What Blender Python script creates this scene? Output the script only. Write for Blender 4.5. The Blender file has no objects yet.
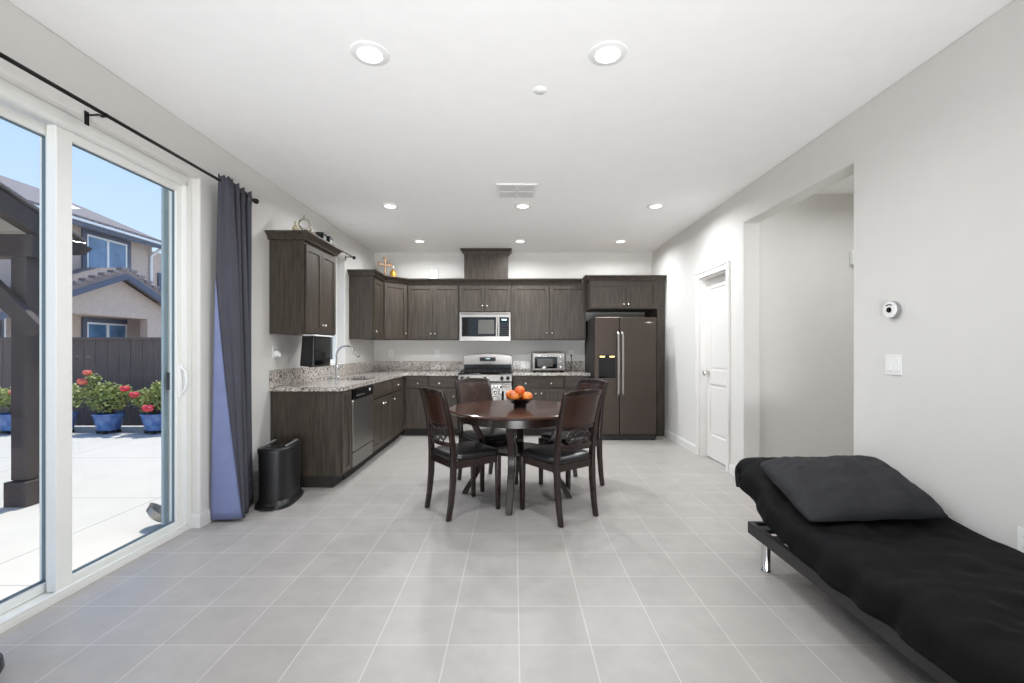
import bpy, bmesh, math, random
from mathutils import Vector, Matrix, noise
random.seed(7)
PI = math.pi
C = bpy.context.scene.collection
S = bpy.context.scene

# ------------------------------------------------------------------ camera
F = 450.0
CH = 1.26
cam_d = bpy.data.cameras.new('camera')
cam = bpy.data.objects.new('camera', cam_d); C.objects.link(cam)
cam.location = (0, 0, CH); cam.rotation_euler = (PI/2, 0, 0)
cam_d.sensor_fit = 'HORIZONTAL'; cam_d.sensor_width = 36.0
cam_d.lens = 36.0*F/1024.0
cam_d.shift_x = -(514-512)/1024.0
cam_d.shift_y = (349-341.5)/1024.0
cam_d.clip_start = 0.05; cam_d.clip_end = 300
S.camera = cam

# ------------------------------------------------------------------ view, sky, sun
S.view_settings.view_transform = 'Standard'
S.view_settings.look = 'None'
S.view_settings.exposure = 0.03
S.view_settings.gamma = 1.0
S.view_settings.use_curve_mapping = False
try:
    S.cycles.max_bounces = 14; S.cycles.diffuse_bounces = 10; S.cycles.transparent_max_bounces = 16
    S.cycles.glossy_bounces = 5
    S.cycles.caustics_reflective = False; S.cycles.caustics_refractive = False
    S.cycles.sample_clamp_indirect = 4.0
    S.cycles.use_denoising = True
except Exception:
    pass
w = bpy.data.worlds.new('sky'); S.world = w; w.use_nodes = True
nt = w.node_tree; nt.nodes.clear()
wo = nt.nodes.new('ShaderNodeOutputWorld'); bg = nt.nodes.new('ShaderNodeBackground')
tc = nt.nodes.new('ShaderNodeTexCoord'); sp = nt.nodes.new('ShaderNodeSeparateXYZ'); rp = nt.nodes.new('ShaderNodeValToRGB')
nt.links.new(tc.outputs['Generated'], sp.inputs[0]); nt.links.new(sp.outputs['Z'], rp.inputs[0])
nt.links.new(rp.outputs[0], bg.inputs[0]); nt.links.new(bg.outputs[0], wo.inputs[0])
e = rp.color_ramp.elements
e[0].position = 0.0; e[0].color = (.74, .84, .97, 1)
e[1].position = 0.75; e[1].color = (.17, .36, .80, 1)
m_ = e.new(0.2); m_.color = (.52, .68, .93, 1)
m_ = e.new(0.45); m_.color = (.36, .54, .90, 1)
bg.inputs[1].default_value = 1.27
sun_d = bpy.data.lights.new('sun', 'SUN'); sun = bpy.data.objects.new('sun', sun_d); C.objects.link(sun)
sun_d.energy = 4.0; sun_d.angle = math.radians(.6); sun_d.color = (1, .95, .87)
sun.rotation_euler = Vector((-.04, -.38, -1)).to_track_quat('-Z', 'Y').to_euler()
def area(name, loc, to, sx, sy, watt, col=(.97, .985, 1.0), spread=180):
    d = bpy.data.lights.new(name, 'AREA'); d.shape = 'RECTANGLE'; d.size = sx; d.size_y = sy; d.energy = watt; d.color = col; d.spread = math.radians(spread)
    o = bpy.data.objects.new(name, d); C.objects.link(o); o.location = loc
    o.rotation_euler = (Vector(to)-Vector(loc)).to_track_quat('-Z', 'Y').to_euler()
# added fill light, unseen behind the camera, tilted up to brighten the ceiling
area('rear_fill_light', (0, -2.3, .45), (0, 3.0, 2.79), 2.4, .7, 64, spread=80)

# ------------------------------------------------------------------ materials
def lin(c):
    return tuple(((v/255.0)/12.92 if v <= 10 else ((v/255.0+.055)/1.055)**2.4) for v in c)
def newmat(name):
    m = bpy.data.materials.new(name); m.use_nodes = True
    n = m.node_tree; b = n.nodes['Principled BSDF']
    return m, n, b
def mat(name, rgb, rough=.5, metal=0, spec=.5, var=.06, scale=8, bump=0, bscale=60, coat=0, stretch=None, rgb2=None, emit=0):
    m, n, b = newmat(name)
    c = lin(rgb)
    b.inputs['Roughness'].default_value = rough; b.inputs['Metallic'].default_value = metal
    b.inputs['Specular IOR Level'].default_value = spec
    b.inputs['Coat Weight'].default_value = coat
    t = n.nodes.new('ShaderNodeTexCoord'); mp = n.nodes.new('ShaderNodeMapping')
    if stretch: mp.inputs['Scale'].default_value = stretch
    n.links.new(t.outputs['Object'], mp.inputs[0])
    nz = n.nodes.new('ShaderNodeTexNoise'); nz.inputs['Scale'].default_value = scale; nz.inputs['Detail'].default_value = 4
    n.links.new(mp.outputs[0], nz.inputs['Vector'])
    r = n.nodes.new('ShaderNodeValToRGB'); n.links.new(nz.outputs['Fac'], r.inputs[0])
    c2 = lin(rgb2) if rgb2 else tuple(v*(1+var) for v in c)
    c1 = c if rgb2 else tuple(v*(1-var) for v in c)
    r.color_ramp.elements[0].position = .3; r.color_ramp.elements[1].position = .7
    r.color_ramp.elements[0].color = (*c1, 1); r.color_ramp.elements[1].color = (*c2, 1)
    n.links.new(r.outputs[0], b.inputs['Base Color'])
    if bump:
        nb = n.nodes.new('ShaderNodeTexNoise'); nb.inputs['Scale'].default_value = bscale
        n.links.new(mp.outputs[0], nb.inputs['Vector'])
        bp = n.nodes.new('ShaderNodeBump'); bp.inputs['Strength'].default_value = bump; bp.inputs['Distance'].default_value = .01
        n.links.new(nb.outputs['Fac'], bp.inputs['Height']); n.links.new(bp.outputs[0], b.inputs['Normal'])
    if emit:
        b.inputs['Emission Color'].default_value = (*c, 1); b.inputs['Emission Strength'].default_value = emit
    return m

M = {}
M['wall'] = mat('wall_paint', (219, 217, 213), .85, spec=.2, var=.01, bump=.03, bscale=150)
M['ceiling'] = mat('ceiling_paint', (248, 247, 246), .9, spec=.1, var=.01, bump=.03, bscale=120)
M['trim'] = mat('white_trim', (228, 226, 223), .45, var=.01)
M['vinyl'] = mat('white_vinyl', (232, 232, 228), .35, var=.01)
M['gasket'] = mat('grey_gasket', (95, 112, 122), .4)
M['wood'] = mat('espresso_wood', (48, 42, 36), .42, spec=.4, scale=3, stretch=(14, 14, 1.2), rgb2=(78, 69, 60), bump=.05, bscale=9)
M['wood_h'] = mat('espresso_wood_horizontal', (48, 42, 36), .42, spec=.4, scale=3, stretch=(1.2, 14, 14), rgb2=(80, 70, 62))
M['toe'] = mat('dark_toe_board', (34, 29, 26), .6)
M['steel'] = mat('brushed_steel', (158, 154, 150), .32, .95, var=.05, stretch=(1, 1, 40), scale=4)
M['dsteel'] = mat('dark_brushed_steel', (132, 128, 124), .34, .9, var=.05, stretch=(40, 40, 1), scale=4)
M['fridge'] = mat('black_stainless', (80, 71, 66), .36, .85, var=.04, stretch=(40, 40, 1), scale=4)
M['fridge_side'] = mat('dark_enamel', (42, 40, 39), .5)
M['chrome'] = mat('chrome', (215, 215, 215), .12, 1.0, var=.01)
M['nickel'] = mat('satin_nickel', (215, 210, 202), .25, .9, var=.01)
M['black'] = mat('black_plastic', (22, 22, 23), .35)
M['blackgloss'] = mat('black_glass', (10, 10, 11), .06, spec=.6)
M['iron'] = mat('cast_iron', (26, 26, 27), .55)
M['blackmetal'] = mat('black_rod_metal', (28, 26, 25), .35, .5)
M['leather'] = mat('brown_leather', (44, 25, 18), .25, spec=.6, scale=5, rgb2=(54, 31, 22), bump=.08, bscale=60)
M['seat'] = mat('black_leather', (24, 23, 25), .28, spec=.6, bump=.06, bscale=60)
M['chairwood'] = mat('dark_walnut', (30, 20, 17), .22, spec=.6, scale=4, stretch=(8, 8, 1), rgb2=(42, 29, 25))
M['tabletop'] = mat('polished_walnut_top', (54, 32, 23), .18, spec=.7, scale=2.2, stretch=(1, 7, 1), rgb2=(80, 50, 37), coat=.15)
M['sheet'] = mat('black_cotton', (9, 9, 10), .8, spec=.18, bump=.6, bscale=9, stretch=(1, 2.2, 1))
M['pillow'] = mat('charcoal_cotton', (47, 47, 50), .8, spec=.2, bump=.9, bscale=7, stretch=(1, 2.4, 1))
M['mattress'] = mat('black_mattress', (20, 20, 21), .8)
M['futon'] = mat('dark_futon_frame', (34, 32, 32), .45)
M['curtain'] = mat('charcoal_curtain', (72, 72, 80), .8, spec=.2, bump=.05, bscale=200)
M['lining'] = mat('curtain_lining_painted_skylight', (122, 130, 166), .8, spec=.2)  # blue sky light on grey cloth, painted into the colour
M['bin'] = mat('black_bin_plastic', (20, 20, 21), .38, bump=.1, bscale=220)
M['white_p'] = mat('white_plastic', (238, 238, 236), .35, var=.01)
M['grey_p'] = mat('grey_plastic', (140, 140, 142), .4)
M['gold'] = mat('brass', (205, 150, 60), .3, .7)
M['bronze'] = mat('bronze_cross', (130, 96, 66), .5, .3)
M['silver'] = mat('silver_ornament', (200, 196, 190), .3, .6, rgb2=(130, 120, 110), scale=40)
M['cream'] = mat('cream_ceramic', (212, 206, 182), .5, rgb2=(150, 140, 110), scale=40)
M['pot'] = mat('blue_glaze', (58, 92, 165), .15, spec=.7, rgb2=(120, 155, 205), scale=9)
M['soil'] = mat('soil', (60, 45, 36), .9)
M['leaf'] = mat('rose_leaf', (120, 140, 62), .6, scale=14, rgb2=(206, 208, 136))
M['stem'] = mat('rose_stem', (88, 84, 50), .7)
M['rose'] = mat('red_rose', (214, 44, 62), .6, scale=20, rgb2=(240, 96, 104))
M['rose2'] = mat('coral_rose', (236, 92, 70), .6, scale=20, rgb2=(246, 140, 120))
M['fence'] = mat('fence_boards', (104, 92, 88), .8, scale=3, stretch=(10, 10, 1), rgb2=(116, 104, 100))
M['pergola'] = mat('brown_painted_timber', (70, 58, 54), .7, scale=3, rgb2=(84, 70, 66))
M['patio_roof'] = mat('pale_roof_boards', (188, 182, 172), .7)
M['stucco'] = mat('tan_stucco', (196, 178, 166), .9, bump=.1, bscale=40)
M['btrim'] = mat('slate_trim', (92, 98, 116), .7)
M['winwhite'] = mat('white_window_frame', (236, 238, 240), .5)
M['shingle'] = mat('grey_roof_tile', (118, 108, 108), .85, scale=30, rgb2=(150, 140, 138))
M['winglass'] = mat('reflective_window', (70, 105, 140), .05, spec=1.0, scale=1.5, rgb2=(110, 150, 190))
M['apple'] = mat('apple_skin', (158, 22, 20), .3, scale=18, rgb2=(222, 138, 50))
M['orange'] = mat('peach_skin', (196, 50, 24), .4, scale=16, rgb2=(226, 134, 46))
M['yellow'] = mat('yellow_apple_skin', (226, 150, 60), .3, scale=18, rgb2=(206, 60, 34))
M['grid_glass'] = mat('dim_oven_glass', (78, 76, 72), .3)
M['stile'] = mat('pale_screen_stile', (158, 172, 178), .4)
M['louvre'] = mat('louvre_paint', (190, 188, 186), .6)
M['lens'] = mat('lamp_lens', (255, 250, 242), .4, emit=2.6)
M['display'] = mat('lit_display', (210, 235, 245), .4, emit=.6)
M['warm'] = mat('dispenser_light', (255, 225, 150), .4, emit=1.2)
M['rubber'] = mat('rubber', (18, 18, 18), .8)
M['sockets'] = mat('slot_dark', (60, 58, 56), .6)

# glass
def glassmat(name, tint, refl=.08):
    m, n, b = newmat(name); n.nodes.remove(b)
    out = n.nodes['Material Output']
    tr = n.nodes.new('ShaderNodeBsdfTransparent'); tr.inputs[0].default_value = (*tint, 1)
    gl = n.nodes.new('ShaderNodeBsdfGlossy'); gl.inputs['Roughness'].default_value = .01
    lw = n.nodes.new('ShaderNodeLayerWeight'); lw.inputs['Blend'].default_value = .5
    pw = n.nodes.new('ShaderNodeMath'); pw.operation = 'POWER'; pw.inputs[1].default_value = 5
    n.links.new(lw.outputs['Facing'], pw.inputs[0])
    fr = n.nodes.new('ShaderNodeMapRange'); fr.inputs[3].default_value = .02; fr.inputs[4].default_value = .4
    n.links.new(pw.outputs[0], fr.inputs[0])
    mx = n.nodes.new('ShaderNodeMixShader')
    n.links.new(fr.outputs[0], mx.inputs[0]); n.links.new(tr.outputs[0], mx.inputs[1]); n.links.new(gl.outputs[0], mx.inputs[2])
    n.links.new(mx.outputs[0], out.inputs[0])
    return m
M['glass'] = glassmat('clear_glass', (.97, .985, .98))

# floor tile
def brick(name, c1, c2, cm, w_, h_, x0, y0, mort, rough, noise_s=6, nv=.12, bump=.25, rot=None):
    m, n, b = newmat(name)
    g = n.nodes.new('ShaderNodeNewGeometry'); mp = n.nodes.new('ShaderNodeMapping')
    mp.vector_type = 'POINT'; mp.inputs['Location'].default_value = (-x0, -y0, 0)
    n.links.new(g.outputs['Position'], mp.inputs[0])
    bt = n.nodes.new('ShaderNodeTexBrick'); bt.offset = 0; bt.squash = 1
    bt.inputs['Scale'].default_value = 1; bt.inputs['Brick Width'].default_value = w_; bt.inputs['Row Height'].default_value = h_
    bt.inputs['Mortar Size'].default_value = mort; bt.inputs['Mortar Smooth'].default_value = .2; bt.inputs['Bias'].default_value = 0
    bt.inputs['Color1'].default_value = (*lin(c1), 1); bt.inputs['Color2'].default_value = (*lin(c2), 1); bt.inputs['Mortar'].default_value = (*lin(cm), 1)
    n.links.new(mp.outputs[0], bt.inputs['Vector'])
    nz = n.nodes.new('ShaderNodeTexNoise'); nz.inputs['Scale'].default_value = noise_s; nz.inputs['Detail'].default_value = 8
    nz.inputs['Roughness'].default_value = .65
    n.links.new(g.outputs['Position'], nz.inputs['Vector'])
    rr = n.nodes.new('ShaderNodeMapRange'); rr.inputs[3].default_value = 1-nv; rr.inputs[4].default_value = 1+nv
    rr.inputs[1].default_value = .3; rr.inputs[2].default_value = .7
    n.links.new(nz.outputs['Fac'], rr.inputs[0])
    mx = n.nodes.new('ShaderNodeMix'); mx.data_type = 'RGBA'; mx.blend_type = 'MULTIPLY'; mx.inputs[0].default_value = 1
    n.links.new(bt.outputs['Color'], mx.inputs[6]); n.links.new(rr.outputs[0], mx.inputs[7])
    n.links.new(mx.outputs[2], b.inputs['Base Color'])
    b.inputs['Roughness'].default_value = rough
    iv = n.nodes.new('ShaderNodeMath'); iv.operation = 'SUBTRACT'; iv.inputs[0].default_value = 1
    n.links.new(bt.outputs['Fac'], iv.inputs[1])
    bp = n.nodes.new('ShaderNodeBump'); bp.inputs['Strength'].default_value = bump; bp.inputs['Distance'].default_value = .002
    n.links.new(iv.outputs[0], bp.inputs['Height']); n.links.new(bp.outputs[0], b.inputs['Normal'])
    return m
M['tile'] = brick('floor_tile', (168, 163, 159), (163, 158, 154), (190, 186, 182), .3048, .2897, .0217-.3048*20, 1.9155-.2897*30, .0028, .38, 7, .07)
M['tile'].node_tree.nodes['Principled BSDF'].inputs['Specular IOR Level'].default_value = .5
M['patio'] = brick('patio_concrete', (212, 205, 194), (208, 202, 192), (176, 171, 164), 2.4, 1.5, -20, -3.45, .008, .9, 3, .04)

# granite
def granite():
    m, n, b = newmat('speckled_granite')
    g = n.nodes.new('ShaderNodeNewGeometry')
    v = n.nodes.new('ShaderNodeTexVoronoi'); v.inputs['Scale'].default_value = 85
    n.links.new(g.outputs['Position'], v.inputs['Vector'])
    sp_ = n.nodes.new('ShaderNodeSeparateColor'); n.links.new(v.outputs['Color'], sp_.inputs[0])
    r = n.nodes.new('ShaderNodeValToRGB'); r.color_ramp.interpolation = 'CONSTANT'
    cols = [(0, (92, 86, 82)), (.16, (168, 158, 148)), (.36, (205, 200, 194)), (.66, (184, 176, 168)), (.86, (138, 126, 116))]
    el = r.color_ramp.elements
    el[0].position = 0; el[0].color = (*lin(cols[0][1]), 1); el[1].position = cols[1][0]; el[1].color = (*lin(cols[1][1]), 1)
    for p, c in cols[2:]:
        q = el.new(p); q.color = (*lin(c), 1)
    n.links.new(sp_.outputs[0], r.inputs[0]); n.links.new(r.outputs[0], b.inputs['Base Color'])
    b.inputs['Roughness'].default_value = .13; b.inputs['Specular IOR Level'].default_value = .6
    return m
M['granite'] = granite()

# patterned towel
def towelmat():
    m, n, b = newmat('floral_print_towel')
    t = n.nodes.new('ShaderNodeTexCoord')
    v = n.nodes.new('ShaderNodeTexVoronoi'); v.inputs['Scale'].default_value = 11; v.inputs['Randomness'].default_value = .25
    n.links.new(t.outputs['Object'], v.inputs['Vector'])
    wv = n.nodes.new('ShaderNodeMath'); wv.operation = 'MULTIPLY'; wv.inputs[1].default_value = 34
    n.links.new(v.outputs['Distance'], wv.inputs[0])
    sn = n.nodes.new('ShaderNodeMath'); sn.operation = 'COSINE'; n.links.new(wv.outputs[0], sn.inputs[0])
    r = n.nodes.new('ShaderNodeValToRGB'); r.color_ramp.interpolation = 'CONSTANT'
    r.color_ramp.elements[0].color = (*lin((225, 222, 218)), 1); r.color_ramp.elements[1].position = .5; r.color_ramp.elements[1].color = (*lin((40, 40, 44)), 1)
    n.links.new(sn.outputs[0], r.inputs[0]); n.links.new(r.outputs[0], b.inputs['Base Color'])
    b.inputs['Roughness'].default_value = .9
    return m
M['towel'] = towelmat()

# ------------------------------------------------------------------ mesh helpers
def B(): return bmesh.new()
def box(bm, x0, x1, y0, y1, z0, z1):
    vs = [bm.verts.new((x, y, z)) for z in (z0, z1) for (x, y) in ((x0, y0), (x1, y0), (x1, y1), (x0, y1))]
    for f in ((3, 2, 1, 0), (4, 5, 6, 7), (0, 1, 5, 4), (1, 2, 6, 5), (2, 3, 7, 6), (3, 0, 4, 7)):
        bm.faces.new([vs[i] for i in f])
    return vs
def prism(bm, poly, a0, a1, axis='z'):
    def P(p, a):
        if axis == 'z': return (p[0], p[1], a)
        if axis == 'x': return (a, p[0], p[1])
        return (p[0], a, p[1])
    lo = [bm.verts.new(P(p, a0)) for p in poly]; hi = [bm.verts.new(P(p, a1)) for p in poly]
    n = len(poly)
    bm.faces.new(lo[::-1]); bm.faces.new(hi)
    for i in range(n): bm.faces.new((lo[i], lo[(i+1) % n], hi[(i+1) % n], hi[i]))
def loft(bm, rings, caps=True, closed=True):
    R = [[bm.verts.new(p) for p in r] for r in rings]
    n = len(R[0])
    for a, b in zip(R[:-1], R[1:]):
        for i in range(n if closed else n-1):
            j = (i+1) % n
            bm.faces.new((a[i], a[j], b[j], b[i]))
    if caps and closed:
        bm.faces.new(R[0][::-1]); bm.faces.new(R[-1])
    return R
def lathe(bm, prof, c=(0, 0, 0), n=24, axis='z'):
    """prof: list of (r, h); ends are closed when r>0"""
    rings = []
    for r, h in prof:
        r = max(r, 1e-4); ring = []
        for i in range(n):
            a = 2*PI*i/n; u, v = r*math.cos(a), r*math.sin(a)
            if axis == 'z': p = (c[0]+u, c[1]+v, c[2]+h)
            elif axis == 'x': p = (c[0]+h, c[1]+u, c[2]+v)
            else: p = (c[0]+u, c[1]+h, c[2]+v)
            ring.append(p)
        rings.append(ring)
    loft(bm, rings)
def tube(bm, pts, r, n=10):
    pts = [Vector(p) for p in pts]; rings = []
    prev = None
    for i, p in enumerate(pts):
        d = (pts[min(i+1, len(pts)-1)]-pts[max(i-1, 0)]).normalized()
        if prev is None:
            a = Vector((0, 0, 1)) if abs(d.z) < .9 else Vector((1, 0, 0))
            u = d.cross(a).normalized()
        else:
            u = (prev - d*prev.dot(d)).normalized()
        prev = u; v = d.cross(u)
        rr = r[i] if isinstance(r, (list, tuple)) else r
        rings.append([p+u*rr*math.cos(2*PI*k/n)+v*rr*math.sin(2*PI*k/n) for k in range(n)])
    loft(bm, rings)
def post(bm, pts, sizes, ang=0):
    """upright bar: rectangular section lying in the horizontal plane at every point"""
    rings = []; ca, sa = math.cos(ang), math.sin(ang)
    for p, (a, b) in zip(pts, sizes):
        rings.append([(p[0]+ca*u-sa*v, p[1]+sa*u+ca*v, p[2]) for u, v in ((-a/2, -b/2), (a/2, -b/2), (a/2, b/2), (-a/2, b/2))])
    loft(bm, rings)
def rail(bm, path, th, z0, z1, dz=None):
    """bar running along a horizontal path [(x,y)..], th thick, from z0 to z1"""
    rings = []
    for i, p in enumerate(path):
        a = Vector(path[max(i-1, 0)]); b = Vector(path[min(i+1, len(path)-1)]); d = (b-a).normalized()
        nx, ny = -d.y*th/2, d.x*th/2
        k = dz[i] if dz else 0
        rings.append([(p[0]-nx, p[1]-ny, z0), (p[0]+nx, p[1]+ny, z0), (p[0]+nx, p[1]+ny, z1+k), (p[0]-nx, p[1]-ny, z1+k)])
    loft(bm, rings)
def obj(name, bm, m, parent=None, bev=0, smooth=None, subsurf=0, seg=2, label=None):
    bmesh.ops.recalc_face_normals(bm, faces=bm.faces)
    me = bpy.data.meshes.new(name); bm.to_mesh(me); bm.free()
    o = bpy.data.objects.new(name, me); C.objects.link(o)
    me.materials.append(M[m] if isinstance(m, str) else m)
    if parent: o.parent = parent
    if label: o["label"] = label
    if bev:
        md = o.modifiers.new('bevel', 'BEVEL'); md.width = bev; md.segments = seg; md.limit_method = 'ANGLE'; md.angle_limit = math.radians(40)
    if subsurf:
        md = o.modifiers.new('sub', 'SUBSURF'); md.levels = subsurf; md.render_levels = subsurf
    if smooth or subsurf:
        for p in me.polygons: p.use_smooth = True
        if smooth and smooth is not True:
            try: me.set_sharp_from_angle(angle=math.radians(smooth))
            except Exception: pass
    return o
def tag(o, label, cat=None, group=None, kind=None):
    if label: o['label'] = label
    if cat: o['category'] = cat
    if group: o['group'] = group
    if kind: o['kind'] = kind
    return o
def thing(name, label, cat, loc=(0, 0, 0), rz=0, group=None):
    o = bpy.data.objects.new(name, None); C.objects.link(o); o.empty_display_size = .1
    o.location = loc; o.rotation_euler = (0, 0, rz)
    return tag(o, label, cat, group)
def struct(name, bm, m, parent=None, label=None, **k):
    o = obj(name, bm, m, parent, **k)
    if not parent: o['kind'] = 'structure'
    if label: o['label'] = label
    return o
def dup(root, loc, rz, label=None):
    r = root.copy(); C.objects.link(r); r.location = loc; r.rotation_euler = (0, 0, rz)
    if label: r['label'] = label
    for ch in list(root.children):
        c = ch.copy(); C.objects.link(c); c.parent = r
        for g in ch.children:
            d = g.copy(); C.objects.link(d); d.parent = c
    return r
def wallgrid(bm, axis, p0, p1, a0, a1, z0, z1, holes):
    """slab wall with rectangular holes; axis 'x' = wall plane at x between p0,p1 running along y"""
    As = sorted({a0, a1, *[h[0] for h in holes], *[h[1] for h in holes]}); Zs = sorted({z0, z1, *[h[2] for h in holes], *[h[3] for h in holes]})
    V = {}
    def v(p, a, z):
        k = (p, round(a, 5), round(z, 5))
        if k not in V: V[k] = bm.verts.new((p, a, z) if axis == 'x' else (a, p, z))
        return V[k]
    def solid(i, j):
        if i < 0 or j < 0 or i >= len(As)-1 or j >= len(Zs)-1: return False
        ca, cz = (As[i]+As[i+1])/2, (Zs[j]+Zs[j+1])/2
        return not any(h[0] < ca < h[1] and h[2] < cz < h[3] for h in holes)
    for i in range(len(As)-1):
        for j in range(len(Zs)-1):
            if not solid(i, j): continue
            A0, A1, Z0, Z1 = As[i], As[i+1], Zs[j], Zs[j+1]
            for p in (p0, p1): bm.faces.new((v(p, A0, Z0), v(p, A1, Z0), v(p, A1, Z1), v(p, A0, Z1)))
            if not solid(i-1, j): bm.faces.new((v(p0, A0, Z0), v(p1, A0, Z0), v(p1, A0, Z1), v(p0, A0, Z1)))
            if not solid(i+1, j): bm.faces.new((v(p0, A1, Z0), v(p1, A1, Z0), v(p1, A1, Z1), v(p0, A1, Z1)))
            if not solid(i, j-1): bm.faces.new((v(p0, A0, Z0), v(p1, A0, Z0), v(p1, A1, Z0), v(p0, A1, Z0)))
            if not solid(i, j+1): bm.faces.new((v(p0, A0, Z1), v(p1, A0, Z1), v(p1, A1, Z1), v(p0, A1, Z1)))

# ------------------------------------------------------------------ room shell
XL, XR, YB, YN, H = -2.216, 2.187, 7.14, -2.6, 2.79
DY0, DY1, DZ = 1.33, 3.17, 2.46          # sliding door opening
WY0, WY1, WZ0 = 4.86, 5.90, 1.075        # sink window opening
bm = B(); box(bm, XL-.15, 4.0, YN-.15, YB+.15, -.12, 0); struct('floor', bm, 'tile')
bm = B(); box(bm, XL-.15, 4.0, YN-.15, YB+.15, H, H+.12); struct('ceiling', bm, 'ceiling')
bm = B(); wallgrid(bm, 'x', XL-.15, XL, YN, YB, 0, H, [(DY0, DY1, 0, DZ), (WY0, WY1, WZ0, DZ)])
struct('wall_left', bm, 'wall', bev=.014, seg=3)
bm = B(); wallgrid(bm, 'x', XR, XR+.156, YN, YB, 0, H, [(2.905, 4.285, 0, 2.462), (4.62, 5.30, 0, 2.083)])
struct('wall_right', bm, 'wall', bev=.012, seg=3)
bm = B(); box(bm, XL-.15, XR+.156, YB, YB+.15, 0, H); struct('wall_back', bm, 'wall')
bm = B(); wallgrid(bm, 'y', YN-.15, YN, XL-.15, 4.0, 0, H, [(-1.7, 1.7, .25, 2.46)]); struct('wall_front', bm, 'wall')
t = thing('added_rear_window', 'added unseen wide window in the wall behind the camera', None); t['kind'] = 'structure'  # window added out of view so the room is evenly lit
bm = B(); box(bm, -1.698, -1.64, YN-.11, YN-.05, .252, 2.458); box(bm, 1.64, 1.698, YN-.11, YN-.05, .252, 2.458); box(bm, -1.64, 1.64, YN-.11, YN-.05, .252, .31); box(bm, -1.64, 1.64, YN-.11, YN-.05, 2.40, 2.458)
box(bm, -.03, .03, YN-.11, YN-.05, .31, 2.40); struct('window_frame', bm, 'vinyl', t)
bm = B(); box(bm, -1.64, 1.64, YN-.084, YN-.078, .31, 2.40); struct('glass_pane', bm, 'glass', t)
bm = B(); box(bm, XR+.156, 3.9, 4.45, 4.6, 0, H); struct('wall_hall_far', bm, 'wall')
bm = B(); box(bm, XR+.156, 3.9, 2.45, 2.6, 0, H); struct('wall_hall_near', bm, 'wall')
bm = B(); box(bm, 3.9, 4.0, 2.45, 4.6, 0, H); struct('wall_hall_side', bm, 'wall')

def baseboard(name, path):
    bm = B()
    for (a, b, n) in path:       # straight runs; n = direction into the room
        a = Vector(a); b = Vector(b); n = Vector(n)
        for t, z0, z1 in ((.014, 0.001, .085), (.009, .085, .10)):
            q = [a, b, b+n*t, a+n*t]
            prism(bm, [(p.x, p.y) for p in q], z0, z1)
    return struct(name, bm, 'trim')
baseboard('baseboard_right', [((XR, 5.372), (XR, 6.50), (-1, 0)), ((XR, 4.285), (XR, 4.548), (-1, 0)), ((XR, YN), (XR, 2.905), (-1, 0)),
                              ((XR, 4.285), (XR+.156, 4.285), (0, -1))])
baseboard('baseboard_hall', [((XR+.16, 4.45), (3.9, 4.45), (0, -1))])
baseboard('baseboard_left', [((XL, 3.17), (XL, 4.08), (1, 0)), ((XL, YN), (XL, 1.33), (1, 0)), ((XL-.055, 3.17), (XL+.014, 3.17), (0, -1))])

# interior door on the right wall
t = thing('door_2', 'white two panel pantry door in white casing on right wall', None); t['kind'] = 'structure'
bm = B()
for xs in (XR-.016, ):
    box(bm, xs, XR-.001, 4.548, 4.62, .001, 2.155); box(bm, xs, XR-.001, 5.30, 5.372, .001, 2.155); box(bm, xs, XR-.001, 4.62, 5.30, 2.083, 2.155)
    box(bm, xs-.007, xs, 4.548, 4.566, .001, 2.155); box(bm, xs-.007, xs, 5.354, 5.372, .001, 2.155); box(bm, xs-.007, xs, 4.548, 5.372, 2.137, 2.155)
struct('casing', bm, 'trim', t, bev=.003)
bm = B()
box(bm, XR, XR+.156, 4.621, 4.634, .001, 2.082); box(bm, XR, XR+.156, 5.286, 5.299, .001, 2.082); box(bm, XR, XR+.156, 4.634, 5.286, 2.069, 2.082)
struct('jamb', bm, 'trim', t)
bm = B()
dx = XR+.075
box(bm, dx+.008, dx+.03, 4.637, 5.283, .012, 2.066)
box(bm, dx, dx+.008, 4.637, 4.737, .012, 2.066); box(bm, dx, dx+.008, 5.183, 5.283, .012, 2.066)
for z0, z1 in ((.012, .28), (.86, 1.02), (1.95, 2.066)): box(bm, dx, dx+.008, 4.737, 5.183, z0, z1)
for z0, z1 in ((.31, .83), (1.05, 1.92)): box(bm, dx+.003, dx+.008, 4.772, 5.148, z0, z1)
ds = struct('door_slab', bm, 'trim', t, bev=.004)
bm = B(); lathe(bm, [(.028, 0), (.028, -.006), (.010, -.01), (.010, -.03), (.024, -.038), (.029, -.05), (.024, -.062), (.008, -.067)], (dx, 5.222, .98), axis='x')
struct('knob', bm, 'nickel', ds, label='round satin nickel knob', smooth=40)

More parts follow.
